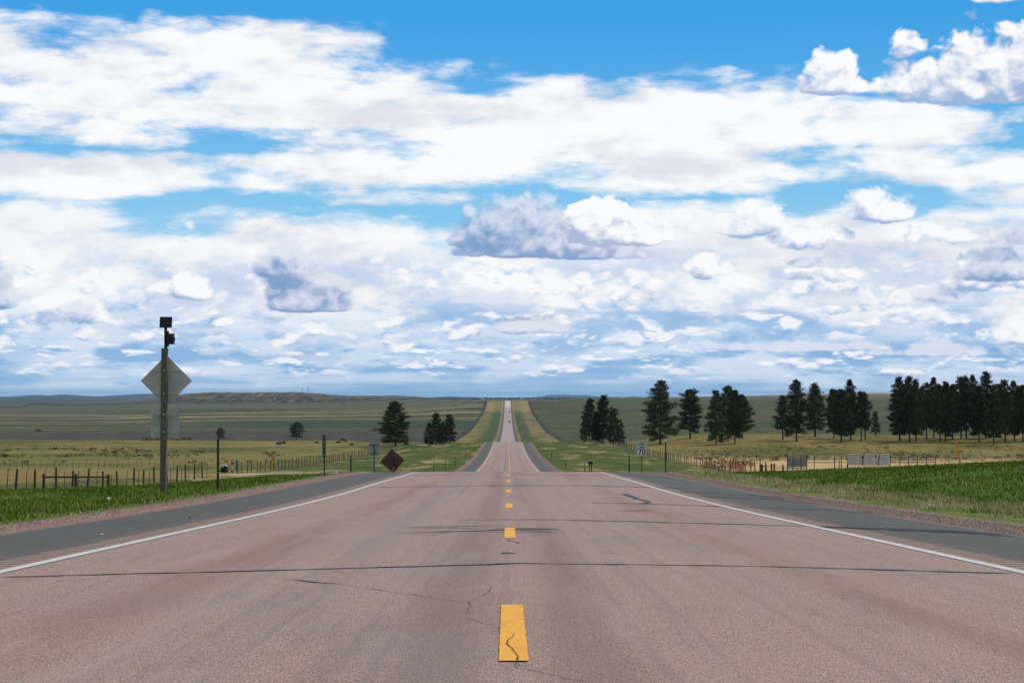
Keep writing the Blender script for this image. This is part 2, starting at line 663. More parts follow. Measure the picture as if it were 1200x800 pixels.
verts, faces = [], []
nc = 0
for Y in ROWS:
    cols = columns(Y)
    nc = len(cols)
    for X in cols:
        z = land(X, Y)
        if abs(X) < 6.0 and Y < 3300: z -= 0.35
        verts.append((X, Y, z))
for r in range(len(ROWS) - 1):
    for c in range(nc - 1):
        i = r * nc + c
        faces.append((i, i + 1, i + nc + 1, i + nc))


def ground_nodes(nt, p):
    P = pos()
    X, Y, Z = xyz(P)
    A = M('ABSOLUTE', X)
    px_ = X / vmax(Y, 20.0) * F + VX

    def nn(sx, sy, seed, det=4.0, r=0.55):
        return noise(vec(X * (1.0 / sx) + seed, Y * (1.0 / sy) + seed * 1.7), 1.0, det, r, dim='2D') - 0.5

    dry = (0.165, 0.126, 0.040)
    pale = (0.26, 0.19, 0.080)
    olive = (0.072, 0.080, 0.014)
    green = (0.050, 0.105, 0.010)
    dgreen = (0.026, 0.050, 0.018)
    sage = (0.052, 0.052, 0.034)
    dark = (0.030, 0.028, 0.022)
    earth = (0.22, 0.125, 0.075)
    fine = nn(0.5, 0.9, 1.0, 5.0, 0.7)
    med = nn(7.0, 16.0, 3.0, 5.0, 0.6)
    big = nn(40.0, 70.0, 5.0, 5.0, 0.6)
    # the fields this side of the second crest
    c = mix(dry, olive, sm(big * 2.2 + med * 1.1 + fine * 0.3 + lin(Y, 200.0, 620.0, -0.04, -0.04), -0.20, 0.24))
    c = mix(c, pale, sm(med + fine * 0.4, 0.10, 0.34) * 0.6)
    tuft = nn(1.3, 6.0, 91.0, 5.0, 0.75)
    c = mix(c, (0.040, 0.040, 0.014), sm(tuft + big * 0.5, 0.03, 0.16) * 0.62)
    c = mix(c, (0.26, 0.205, 0.10), sm(tuft, -0.05, -0.18) * 0.35)
    tanr = sm(X, 26.0, 34.0) * sm(Y, 420.0, 330.0)
    c = mix(c, mix((0.46, 0.31, 0.15), (0.26, 0.20, 0.085), sm(med * 1.4 + fine * 0.5, -0.1, 0.22)), tanr * 0.9)
    greenl = sm(Y, 490.0, 420.0) * sm(Y, 250.0, 310.0) * sm(X, -30.0, -60.0) * sm(nn(60.0, 22.0, 8.0), -0.10, 0.10)
    c = mix(c, (0.085, 0.098, 0.020), greenl * 0.70)
    # far slopes: bands across the view, cover tones with cloud shadow stripes painted in
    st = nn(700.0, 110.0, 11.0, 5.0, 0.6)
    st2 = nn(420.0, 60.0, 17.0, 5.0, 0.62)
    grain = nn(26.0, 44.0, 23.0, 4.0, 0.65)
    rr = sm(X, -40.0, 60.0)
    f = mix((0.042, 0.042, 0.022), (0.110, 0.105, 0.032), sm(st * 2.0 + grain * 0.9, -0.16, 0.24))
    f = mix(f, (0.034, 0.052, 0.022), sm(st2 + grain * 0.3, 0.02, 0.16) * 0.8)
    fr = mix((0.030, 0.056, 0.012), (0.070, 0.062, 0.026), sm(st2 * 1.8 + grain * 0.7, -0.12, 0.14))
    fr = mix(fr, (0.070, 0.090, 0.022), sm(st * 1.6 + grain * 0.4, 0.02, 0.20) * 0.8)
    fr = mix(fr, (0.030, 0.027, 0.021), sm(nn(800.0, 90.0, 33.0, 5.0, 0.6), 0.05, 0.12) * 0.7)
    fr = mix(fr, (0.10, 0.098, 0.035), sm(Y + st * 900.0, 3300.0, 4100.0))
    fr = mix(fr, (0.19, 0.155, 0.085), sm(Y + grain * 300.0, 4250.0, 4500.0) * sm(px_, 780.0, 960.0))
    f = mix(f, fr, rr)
    # left: dark sage flat, green field, sunlit streaks painted in tan, the rocky rim
    fl = 1.0 - rr
    f = mix(f, mix((0.040, 0.036, 0.030), (0.060, 0.055, 0.040), sm(grain, -0.15, 0.2)), fl * sm(Y + st2 * 600.0, 1650.0, 1350.0))
    gm = sm(Y + st2 * 160.0, 1500.0, 1620.0) * sm(Y + st2 * 160.0, 2060.0, 1900.0) * sm(px_, 200.0, 330.0) * fl
    f = mix(f, (0.022, 0.048, 0.018), gm * 0.9)
    sunlit_m = sm(nn(900.0, 70.0, 31.0, 4.0, 0.5), 0.06, 0.15) * sm(Y, 1800.0, 2050.0) * sm(Y, 3500.0, 3100.0) * fl
    f = mix(f, (0.29, 0.245, 0.10), sunlit_m * 0.9)
    tp = sm(Y, 3000.0, 3500.0) * fl * sm(px_, 600.0, 500.0)
    f = mix(f, mix((0.062, 0.070, 0.036), (0.10, 0.095, 0.05), sm(grain, -0.1, 0.2)), tp * sm(Y, 4400.0, 4200.0))
    rim = sm(Y + grain * 260.0, 4180.0, 4330.0) * fl
    gul = nn(16.0, 90.0, 37.0, 5.0, 0.75) + lin(Y, 4300.0, 4700.0, -0.04, 0.08)
    f = mix(f, mix((0.026, 0.022, 0.019), (0.150, 0.120, 0.072), sm(gul, -0.10, 0.20)), rim * sm(px_, 600.0, 520.0))
    f = mix(f, (0.028, 0.030, 0.024), sm(Y, 3900.0, 4100.0) * sm(px_, 190.0, 120.0))
    f = mix(f, mix((0.035, 0.045, 0.04), (0.07, 0.075, 0.05), sm(nn(300.0, 300.0, 41.0), -0.1, 0.1)), sm(Y, 5500.0, 7000.0))
    wf = sm(Y + big * 60.0, 740.0, 860.0)
    speck = nn(7.0, 46.0, 97.0, 5.0, 0.75)
    f = mix(f, (0.022, 0.022, 0.015), sm(speck, 0.02, 0.16) * 0.55 * sm(Y, 5500.0, 4900.0))
    f = mix(f, (0.13, 0.12, 0.055), sm(speck, -0.04, -0.18) * 0.30 * sm(Y, 5500.0, 4900.0))
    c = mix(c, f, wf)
    # the strip between the road and its fences
    row = sm(A + fine * 0.6, 28.6, 27.4)
    vg = mix((0.032, 0.058, 0.007), (0.078, 0.086, 0.016), sm(med * 1.5 + fine * 0.4, -0.15, 0.2))
    vg = mix(vg, (0.26, 0.20, 0.095), sm(nn(5.0, 34.0, 51.0, 5.0, 0.6) + fine * 0.3, 0.02, 0.20) * sm(Y, 60.0, 160.0) * 0.85)
    vg = mix(vg, (0.22, 0.095, 0.035), sm(nn(9.0, 30.0, 57.0, 4.0, 0.6), 0.16, 0.24) * sm(Y, 100.0, 180.0) * rr * 0.5)
    farv = sm(Y, 600.0, 900.0)
    outer = 0.85 * sm(A + grain * 9.0 + nn(6.0, 30.0, 66.0, 4.0, 0.6) * 14.0 + rr * 2.0, 15.0, 20.0)
    vgf = mix((0.040, 0.062, 0.012), (0.19, 0.140, 0.056), vmax(outer, sm(A, 8.5, 7.5)))
    vgf = mix(vgf, (0.058, 0.085, 0.022), sm(nn(14.0, 90.0, 61.0, 5.0, 0.65), 0.0, 0.10) * 0.85)
    vgf = mix(vgf, (0.075, 0.062, 0.026), sm(nn(10.0, 60.0, 63.0, 5.0, 0.65), 0.03, 0.12) * 0.7)
    vgf = mix(vgf, (0.34, 0.25, 0.09), sm(Y, 2300.0, 2500.0) * 0.35)
    vg = mix(vg, vgf, farv)
    c = mix(c, vg, row * sm(Y, 3400.0, 3000.0))
    wl = sm(M('ABSOLUTE', A - 30.0), 3.0, 1.2) * sm(Y, 850.0, 1000.0) * sm(Y, 3400.0, 3000.0)
    c = mix(c, dark, wl * 0.75)
    # green verges near the camera
    ng = sm(Y, 128.0, 100.0) * sm(A, 27.0, 22.0 )
    vn = mix(green, (0.062, 0.098, 0.018), sm(med + fine * 0.7, -0.1, 0.3))
    tanedge = sm(A + fine * 1.2 + med * 1.6, 9.6, 8.4) * rr
    vn = mix(vn, (0.24, 0.19, 0.085), tanedge * sm(fine + med, -0.25, 0.20) * 0.85)
    patch = sm(nn(2.2, 1.6, 71.0, 4.0, 0.6), 0.15, 0.22) * sm(A, 12.0, 14.0) * (1.0 - rr)
    vn = mix(vn, (0.22, 0.19, 0.09), patch * 0.8)
    c = mix(c, vn, ng)
    # a two-track lane across the left verge
    lane = sm(M('ABSOLUTE', Y - 222.0 + (A - 8.0) * 0.9 + med * 8.0), 6.0, 3.5) * sm(X, -7.0, -8.0) * sm(X, -34.0, -28.0)
    bare = sm(nn(4.0, 12.0, 88.0, 4.0, 0.6), 0.03, 0.10) * sm(X, -9.0, -12.0) * sm(Y, 120.0, 150.0) * sm(Y, 250.0, 225.0)
    c = mix(c, (0.30, 0.22, 0.13), bare * sm(X, -34.0, -28.0) * 0.7)
    c = mix(c, (0.40, 0.33, 0.24), lane * 0.8)
    # crushed red gravel along the pavement
    gn = noise(vscale(P, 38.0), 1.0, 2.0, 0.7)
    grv = mix((0.07, 0.046, 0.038), (0.31, 0.215, 0.18), sm(gn, 0.36, 0.66))
    edge = sm(A + fine * 0.7 + nn(2.0, 3.0, 81.0) * 0.9 - rr * 0.15, 6.70, 6.40)
    c = mix(c, grv, edge * sm(Y, 3000.0, 2000.0))
    c = vscale(c, 1.14)
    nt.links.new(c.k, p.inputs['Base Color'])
    bump(nt, p, fine * sm(Y, 150.0, 60.0), 0.6, 0.15)


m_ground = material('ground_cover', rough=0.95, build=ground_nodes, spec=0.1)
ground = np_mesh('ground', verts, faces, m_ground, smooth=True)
tag(ground, kind='structure')


# ------------------------------------------------------------------ the road
def crown(X):
    a = abs(X)
    return -0.004 * min(a, 3.9) - 0.02 * max(0.0, min(a, 5.75) - 3.9) - 0.16 * max(0.0, a - 5.75)


RROWS = [Y for Y in ROWS if -80 <= Y <= 2960]


def strip(name, x0, x1, lift, mat, nx=2, ys=None, fx=None):
    """a sheet on the road between two offsets from its centre line"""
    V_, F_ = [], []
    ys = ys or RROWS
    for Y in ys:
        for k in range(nx):
            X = x0 + (x1 - x0) * k / (nx - 1)
            V_.append((X, Y, EYE - ROADC(Y) + crown(X) + lift * (1.0 + max(0, Y - 120) / 250.0)))
    for r in range(len(ys) - 1):
        for c in range(nx - 1):
            i = r * nx + c
            F_.append((i, i + 1, i + nx + 1, i + nx))
    o = np_mesh(name, V_, F_, mat, smooth=True)
    return tag(o, kind='structure')


def chip(nt, p, dark_, light, red, joint=False):
    P = pos()
    X, Y, Z = xyz(P)
    A = M('ABSOLUTE', X)
    Q = vec(X, Y * 0.30)
    g1 = noise(vscale(Q, 160.0), 1.0, 2.0, 0.8, dim='2D')
    g2 = voro(vscale(Q, 260.0), 1.0, out=1, dim='2D')
    g2v = xyz(g2)[0]
    c = mix(dark_, light, sm(g1 * 0.7 + g2v * 0.3, 0.31, 0.69))
    c = mix(c, red, sm(xyz(g2)[1], 0.62, 0.9) * 0.5)
    lane = noise(vec(X * 1.5, Y * 0.05), 1.0, 5.0, 0.6, dim='2D')
    blot = noise(vec(X * 0.5, Y * 0.30), 1.0, 5.0, 0.6, dim='2D')
    fine_l = noise(vec(X * 9.0, Y * 0.03), 1.0, 3.0, 0.6, dim='2D')
    return P, X, Y, A, c, lane, blot, fine_l


def lanes_nodes(nt, p):
    P, X, Y, A, c, lane, blot, fine_l = chip(nt, p, (0.100, 0.073, 0.065), (0.445, 0.333, 0.292), (0.42, 0.20, 0.15))
    # darker, redder wheel paths and a worn centre
    wob = (blot - 0.5) * 0.5
    path = sm(M('ABSOLUTE', A - 2.15 + wob), 0.45, 0.0)
    path2 = sm(M('ABSOLUTE', A - 0.34 + wob * 0.4), 0.32, 0.05)
    path3 = sm(M('ABSOLUTE', X + 1.45 + wob), 0.50, 0.05)
    c = mix(c, (0.175, 0.155, 0.165), path3 * sm(lane, 0.30, 0.66) * 0.40)
    c = mix(c, (0.20, 0.105, 0.080), path * sm(lane, 0.28, 0.60) * 0.50)
    c = mix(c, (0.125, 0.072, 0.062), path2 * sm(lane, 0.20, 0.60) * 0.40)
    c = mix(c, (0.20, 0.18, 0.19), sm(blot, 0.50, 0.70) * 0.22)
    c = mix(c, (0.34, 0.24, 0.205), sm(blot, 0.46, 0.28) * 0.22)
    c = mix(c, (0.17, 0.14, 0.14), sm(fine_l, 0.54, 0.70) * 0.32)
    # oil drips along the middle of each lane, dull stains and pale polished spots
    g_small = noise(vec(X * 9.0, Y * 3.0), 1.0, 3.0, 0.6, dim='2D')
    spots = voro(vec(X * 1.3, Y * 0.45), 1.0, dim='2D')
    c = mix(c, (0.075, 0.058, 0.052), sm(spots + (blot - 0.5) * 0.8 + (g_small - 0.5) * 0.25, 0.09, 0.0) * 0.10)
    stain = noise(vec(X * 2.2 + 4.0, Y * 0.16), 1.0, 6.0, 0.65, dim='2D')
    c = mix(c, (0.15, 0.10, 0.085), sm(stain, 0.56, 0.70) * 0.22)
    c = mix(c, (0.43, 0.33, 0.29), sm(stain, 0.42, 0.30) * 0.18)
    # scrub marks of turning tyres
    sk = noise(vec(X * 0.8 + 9.0, Y * 1.9), 1.0, 6.0, 0.62, dim='2D')
    zone = sm(M('ABSOLUTE', Y - 22.6), 1.9, 0.8) * sm(M('ABSOLUTE', X + 0.35), 1.15, 0.5)
    c = mix(c, (0.055, 0.048, 0.048), sm(sk, 0.50, 0.57) * zone * 0.8)
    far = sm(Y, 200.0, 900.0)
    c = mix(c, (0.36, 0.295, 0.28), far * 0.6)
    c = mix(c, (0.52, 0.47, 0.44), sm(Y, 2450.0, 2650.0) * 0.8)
    nt.links.new(c.k, p.inputs['Base Color'])
    bump(nt, p, voro(vscale(P, 95.0), 1.0) * sm(Y, 40.0, 15.0), 0.35, 0.006)


def shoulder_nodes(nt, p):
    P, X, Y, A, c, lane, blot, fine_l = chip(nt, p, (0.036, 0.037, 0.035), (0.140, 0.140, 0.132), (0.10, 0.09, 0.08))
    c = mix(c, (0.065, 0.068, 0.070), sm(blot, 0.52, 0.72) * 0.5)
    c = mix(c, (0.13, 0.13, 0.125), sm(lane, 0.60, 0.8) * 0.35)
    # the rumble strip: the lane's red chip runs on over the grooves
    e = noise(vec(X * 3.0, Y * 3.0), 1.0, 4.0, 0.7, dim='2D')
    groove = sm(M('SINE', Y * 20.0 + (e - 0.5) * 3.0), -0.2, 0.5)
    red = sm(A + (e - 0.5) * 0.34, 4.12, 4.02)
    rc = mix((0.27, 0.185, 0.155), (0.105, 0.080, 0.070), groove * 0.8)
    red2 = sm(A + (e - 0.5) * 0.3, 4.34, 4.26) * groove
    c = mix(c, rc, vmax(red, red2 * 0.5))
    rim = sm(A + (e - 0.5) * 0.25, 5.72, 5.80)
    c = mix(c, (0.20, 0.135, 0.118), rim * 0.7)
    nt.links.new(c.k, p.inputs['Base Color'])
    bump(nt, p, (voro(vscale(P, 95.0), 1.0) + groove * red * -3.0) * sm(Y, 60.0, 20.0), 0.35, 0.006)


def gravel_nodes(nt, p):
    P = pos()
    g1 = noise(vscale(P, 30.0), 1.0, 3.0, 0.75)
    g2 = xyz(voro(vscale(P, 42.0), 1.0, out=1))[0]
    c = mix((0.07, 0.046, 0.038), (0.31, 0.215, 0.180), sm(g1 * 0.5 + g2 * 0.5, 0.25, 0.8))
    nt.links.new(c.k, p.inputs['Base Color'])
    bump(nt, p, voro(vscale(P, 42.0), 1.0), 0.5, 0.02)


def paint(name, col, wearc, amount=0.5):
    def nodes(nt, p):
        P = pos()
        X, Y, Z = xyz(P)
        w = noise(vscale(P, 60.0), 1.0, 4.0, 0.75)
        w2 = noise(vec(X * 6.0, Y * 1.5), 1.0, 4.0, 0.6, dim='2D')
        c = mix(col, tuple(x * 0.88 for x in col), sm(w2, 0.4, 0.7))
        c = mix(c, wearc, sm(w + (w2 - 0.5) * 0.15, 0.56, 0.66) * amount)
        nt.links.new(c.k, p.inputs['Base Color'])
    return material(name, rough=0.6, build=nodes)


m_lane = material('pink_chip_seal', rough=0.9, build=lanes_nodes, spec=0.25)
m_sh = material('grey_shoulder_seal', rough=0.9, build=shoulder_nodes, spec=0.2)
m_grav = material('red_gravel', rough=0.95, build=gravel_nodes, spec=0.15)
m_white = paint('white_road_paint', (0.56, 0.55, 0.54), (0.30, 0.24, 0.22), 0.7)
m_yellow = paint('yellow_road_paint', (0.78, 0.365, 0.010), (0.36, 0.21, 0.08), 0.5)

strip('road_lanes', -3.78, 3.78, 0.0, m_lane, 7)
strip('road_shoulder', -5.86, -3.78, 0.0, m_sh, 4)
strip('road_shoulder', 3.78, 6.0, 0.0, m_sh, 4)
strip('gravel_edge', -6.55, -5.86, -0.005, m_grav, 3)
strip('gravel_edge', 6.0, 6.7, -0.005, m_grav, 3)


def rag(name, x0, x1, ya, yb, lift, mat, step=0.05, amp=0.006, seed=0):
    """a painted mark with slightly ragged edges"""
    V_, F_ = [], []
    n = max(2, int((yb - ya) / step))
    for i in range(n + 1):
        Y = ya + (yb - ya) * i / n
        for k, X in enumerate((x0, x1)):
            X += amp * mnoise.noise(Vector((Y * 9.0, k * 5.0 + seed, 1.0))) * 2.0
            V_.append((X, Y, EYE - ROADC(Y) + crown(X) + lift))
    for i in range(n):
        F_.append((2 * i, 2 * i + 1, 2 * i + 3, 2 * i + 2))
    return np_mesh(name, V_, F_, mat)


for s in (-1, 1):
    xa, xb = sorted((s * 3.61, s * 3.71))
    tag(rag('edge_line', xa, xb, -20, 60, 0.005, m_white, 0.08, 0.008, s * 3), kind='structure')
    strip('edge_line', xa, xb, 0.006, m_white, 2, [Y for Y in RROWS if 60 <= Y <= 2960])
for k in range(-2, 26):
    ya = 7.85 + 12.2 * k
    o = rag('centre_dash', -0.055, 0.062, ya, ya + 3.0, 0.006 if ya < 200 else 0.02, m_yellow, 0.04 if ya < 60 else 1.0, 0.004, k)
    tag(o, kind='structure')
strip('no_passing_line', 0.20, 0.32, 0.007, m_yellow, 2, [Y for Y in RROWS if 96 <= Y <= 720])

# cracks and the tar poured into them
m_tar = material('crack_tar', (0.022, 0.021, 0.022), 0.6)


def crack(pts, w, name='road_crack', lift=0.004, wander=0.02, step=0.12, seed=0.0):
    """a thin tar line through points (column, row of the photograph)"""
    W_ = []
    for (a, b) in pts:
        Y = road_y(b)
        W_.append(Vector(((a - VX) / F * Y, Y, 0)))
    out = []
    for i in range(len(W_) - 1):
        n = max(1, int((W_[i + 1] - W_[i]).length / step))
        for k in range(n):
            out.append(W_[i].lerp(W_[i + 1], k / n))
    out.append(W_[-1])
    V_, F_ = [], []
    for i, q in enumerate(out):
        t = (out[min(i + 1, len(out) - 1)] - out[max(i - 1, 0)]).normalized()
        nn_ = Vector((-t.y, t.x, 0))
        off = wander * (mnoise.noise(Vector((q.x * 1.7, q.y * 1.7, seed))) + 0.45 * mnoise.noise(Vector((q.x * 7.0, q.y * 7.0, seed + 3))))
        ww = w * (0.35 + 1.5 * abs(mnoise.noise(Vector((q.x * 3.1, q.y * 3.1, seed + 9)))) + 0.3 * abs(mnoise.noise(Vector((q.x * 14.0, q.y * 14.0, seed)))))
        if i in (0, len(out) - 1): ww *= 0.2
        for s in (-1, 1):
            r = q + nn_ * (off + s * ww / 2)
            V_.append((r.x, r.y, EYE - ROADC(r.y) + crown(r.x) + lift))
    for i in range(len(out) - 1):
        F_.append((2 * i, 2 * i + 1, 2 * i + 3, 2 * i + 2))
    o = np_mesh(name, V_, F_, m_tar)
    return tag(o, kind='structure')


crack([(-6, 673), (250, 668), (420, 664), (570, 660.5), (600, 659.5), (760, 660.5), (900, 662), (1185, 669)], 0.10, wander=0.05, seed=1)
crack([(570, 660.8), (602, 659.6)], 0.17, wander=0.03, seed=2, lift=0.006)
crack([(540, 608.5), (640, 608.2), (760, 610.5), (960, 615), (1100, 617), (1190, 620)], 0.20, wander=0.08, seed=3)
crack([(960, 616), (1130, 619), (1185, 621)], 0.28, wander=0.06, seed=4, lift=0.006)
crack([(500, 622), (560, 621.5), (650, 619)], 0.20, wander=0.2, seed=5)
crack([(420, 570), (600, 568.5), (690, 568.3), (800, 571)], 0.40, wander=0.1, seed=6)
crack([(690, 588), (780, 590), (870, 593), (960, 594), (1040, 596)], 0.26, wander=0.12, seed=7)
crack([(730, 577.5), (741, 582), (750, 585), (760, 587.5), (752, 589)], 0.14, wander=0.1, seed=8)
crack([(725, 597.5), (760, 597)], 0.22, wander=0.1, seed=9)
crack([(330, 677), (370, 681), (400, 683)], 0.045, wander=0.05, seed=10)
crack([(425, 556), (560, 555.5), (700, 556), (790, 557.5)], 0.5, wander=0.1, seed=11)
crack([(800, 575), (870, 577), (950, 580)], 0.35, wander=0.1, seed=12)
crack([(820, 580), (930, 583), (1000, 587)], 0.3, wander=0.1, seed=13)
crack([(1040, 618), (1120, 620), (1190, 622)], 0.15, wander=0.1, seed=14)
thin = 0.004
crack([(558, 680), (563, 682), (572, 686), (568, 693), (556, 700), (545, 704), (543, 712), (544, 720)], thin, wander=0.02, step=0.03, seed=20)
crack([(540, 722), (556, 726), (572, 731), (582, 738)], thin, wander=0.02, step=0.03, seed=21)
crack([(588, 741), (598, 743), (597, 746), (590, 749), (589, 755), (595, 760), (600, 770), (598, 779), (606, 782)], 0.008, wander=0.01, step=0.02, seed=22, lift=0.009)
crack([(606, 782), (640, 790), (676, 798)], 0.007, wander=0.03, step=0.03, seed=23)
crack([(592, 632), (600, 634), (607, 636)], 0.02, wander=0.02, step=0.05, seed=24)
crack([(585, 648), (592, 647), (600, 648)], 0.10, wander=0.02, step=0.05, seed=25)
crack([(580, 680), (590, 676), (602, 672)], thin, wander=0.03, step=0.03, seed=26)
crack([(400, 684), (440, 690), (490, 697), (540, 704)], 0.009, wander=0.06, step=0.05, seed=27)
crack([(700, 645), (716, 647), (730, 649)], 0.02, wander=0.03, seed=28)
# the long paving joint left of the left wheel path
crack([(-40, 735), (60, 700), (150, 668), (300, 622), (400, 590)], 0.003, wander=0.02, seed=30)


# ------------------------------------------------------------------ far hills beyond the land sheet
def hills(name, prof, Y0, mat, dy=2600.0, drop=150.0, seed=1.0, amp=9.0):
    xs = [p[0] for p in prof]
    pc = Pchip(prof)
    V_, F_ = [], []
    n = int((xs[-1] - xs[0]) / 3.0) + 1
    m = 16
    for r in range(m + 1):
        t = r / m * 1.4                              # foot .. rim .. back slope
        Y = Y0 + dy * (t - 1.0)
        for k in range(n):
            a = xs[0] + (xs[-1] - xs[0]) * k / (n - 1)
            X = (a - VX) / F * Y0 * (1 + 0.0 * t)
            top = -(pc(a) - HOR) * Y0 / F
            h = (t ** 1.5 if t <= 1 else 1 - (t - 1) * 1.2)
            z = -drop + (top + drop) * h
            z += amp * (0.3 + min(1, t)) * (mnoise.noise(Vector((X * 0.0011, Y * 0.0007, seed))) + 0.7 * mnoise.noise(Vector((X * 0.004, Y * 0.002, seed + 4)))) * (0.55 if 0.9 < t < 1.1 else 1)
            V_.append((X, Y, EYE + z))
    for r in range(m):
        for c in range(n - 1):
            i = r * n + c
            F_.append((i, i + 1, i + n + 1, i + n))
    o = np_mesh(name, V_, F_, mat, smooth=True)
    return tag(o, kind='structure')


def hill_nodes(nt, p):
    P = pos()
    X, Y, Z = xyz(P)
    a = noise(vec(X * 0.0012, Y * 0.001), 1.0, 5.0, 0.65, dim='2D')
    c = mix((0.020, 0.026, 0.020), (0.060, 0.046, 0.036), sm(a, 0.38, 0.62))
    nt.links.new(c.k, p.inputs['Base Color'])


m_hill = material('far_hill_scrub', rough=0.95, build=hill_nodes, spec=0.1)
hills('far_hills', [(-700, 464), (-300, 462), (-60, 463.6), (0, 463.4), (20, 462.6), (45, 461.0), (60, 461.6), (75, 460.5), (100, 462.0), (120, 463), (135, 461.8), (150, 461), (170, 460.2), (190, 461), (240, 465), (330, 470)], 20500, m_hill, seed=1.0, drop=170)
hills('far_hills', [(330, 470), (366, 464.5), (373, 462.0), (380, 464), (410, 464.5), (430, 463.6), (462, 461.6), (480, 463.0), (500, 464.4), (530, 463), (545, 463.6), (575, 464.4), (620, 464.4), (640, 462.4), (648, 461.4), (685, 461.8), (700, 463.3), (725, 463.6), (731, 465), (738, 463.0), (750, 463.4), (758, 466), (820, 470)], 23000, m_hill, seed=5.0, drop=170, amp=7.0)

# ------------------------------------------------------------------ the air
m_haze = bpy.data.materials.new('haze_air')
m_haze.use_nodes = True
nt = m_haze.node_tree
nt.nodes.clear()
pv = nt.nodes.new('ShaderNodeVolumePrincipled')
pv.inputs['Color'].default_value = (0.40, 0.66, 0.97, 1)
pv.inputs['Density'].default_value = 0.000025
pv.inputs['Anisotropy'].default_value = 0.0
mo = nt.nodes.new('ShaderNodeOutputMaterial')
nt.links.new(pv.outputs[0], mo.inputs['Volume'])
hz_o = MB().box(0, 12300, -110, 30000, 25200, 360).build('haze', m_haze)
tag(hz_o, kind='stuff')

# ------------------------------------------------------------------ materials of things
def plain(name, color, rough):
    """a smooth manufactured surface with only faint grime"""
    def nodes(nt, p):
        g = nt.nodes.new('ShaderNodeTexCoord')
        n = noise(S(g.outputs['Object']), 2.3, 4.0, 0.6)
        c = mix(tuple(x * 0.84 for x in color), tuple(x * 1.08 for x in color), sm(n, 0.36, 0.66))
        nt.links.new(c.k, p.inputs['Base Color'])
    return material(name, rough=rough, build=nodes)


m_wood = material('weathered_wood', (0.12, 0.108, 0.082), 0.9)
m_wood2 = material('dark_fence_wood', (0.050, 0.042, 0.034), 0.9)
m_greywood = material('grey_fence_wood', (0.13, 0.11, 0.085), 0.9)
m_alu = plain('dull_aluminium', (0.46, 0.455, 0.43), 0.6)
m_rail = plain('galvanised_rail', (0.62, 0.62, 0.60), 0.5)
m_black = material('black_housing', (0.012, 0.012, 0.013), 0.5)
m_panel = material('solar_cells', (0.010, 0.011, 0.018), 0.35)
m_steel = material('dark_steel_post', (0.030, 0.032, 0.032), 0.7, metal=0.2)
m_greysteel = material('grey_steel_post', (0.10, 0.105, 0.10), 0.6, metal=0.3)
m_signw = plain('sign_white', (0.62, 0.62, 0.60), 0.5)
m_signb = material('sign_black', (0.015, 0.015, 0.016), 0.5)
m_signg = material('sign_green', (0.004, 0.085, 0.050), 0.45)
m_pale = material('worn_sign_legend', (0.28, 0.36, 0.32), 0.6)
m_fabric = plain('brown_sign_back', (0.085, 0.050, 0.038), 0.85)
m_red = material('faded_red_paint', (0.26, 0.022, 0.018), 0.6)
m_orange = material('orange_paint', (0.55, 0.11, 0.02), 0.6)
m_yel = material('yellow_paint', (0.50, 0.34, 0.03), 0.6)
m_cream = material('cream_paint', (0.50, 0.42, 0.26), 0.6)
m_teal = material('teal_paint', (0.02, 0.10, 0.095), 0.6)
m_white2 = material('white_reflector', (0.75, 0.75, 0.72), 0.4)
m_wire = material('fence_wire', (0.07, 0.065, 0.06), 0.6, metal=0.5)
m_glass = material('dark_car_glass', (0.012, 0.014, 0.016), 0.15)
m_carp = material('dark_car_paint', (0.020, 0.021, 0.026), 0.35)
m_tyre = material('tyre_rubber', (0.015, 0.015, 0.015), 0.9)
m_tail = material('tail_lamp_red', (0.25, 0.01, 0.01), 0.3)
m_rock = material('grey_rock', (0.12, 0.11, 0.10), 0.9)
m_bark = material('pine_bark', (0.085, 0.060, 0.042), 0.95)
m_house = material('white_house_wall', (0.7, 0.7, 0.68), 0.8)
m_roof = material('grey_house_roof', (0.22, 0.20, 0.19), 0.8)


def at(px_, Y, sink=0.0):
    X = (px_ - VX) / F * Y
    return Vector((X, Y, land(X, Y) - sink))


# ------------------------------------------------------------------ the warning sign with its beacon (seen from behind)
Yp = 50.0
K = Yp / F
L = at(192.0, Yp)
ws = empty('warning_sign', L)
tag(ws, 'tall wooden post with grey sign backs, a beacon and a solar panel', 'road sign')


def Z(py_): return up(py_, Yp) - L.z
def Xo(px_): return (px_ - 192.0) * K


b = MB().box(Xo(191.6), 0, (Z(408) - 0.4) / 2, 0.150, 0.14, Z(408) + 0.4, rot=Matrix.Rotation(R(0.4), 3, 'Y'), bev=0.008)
b.build('post', m_wood, ws)
MB().tube([(Xo(193.2), 0.02, Z(412)), (Xo(193.0), 0.02, Z(384))], [0.040, 0.040], 12).build('mast', m_black, ws)


def diamond(r, th, yy, cx, cz, cut=0.032):
    """square plate standing on its corner, corners rounded"""
    pts = []
    for k in range(4):
        a = math.pi / 2 * k
        c = Vector((math.cos(a), math.sin(a)))
        t = Vector((-math.sin(a), math.cos(a)))
        for j in (-2, -1, 0, 1, 2):
            q = c * (r - cut * (0.35 + 0.24 * abs(j))) + t * (cut * 0.5 * j * 0.85)
            pts.append((cx + q.x, cz + q.y))
    return MB().prism(pts, yy, yy + th)


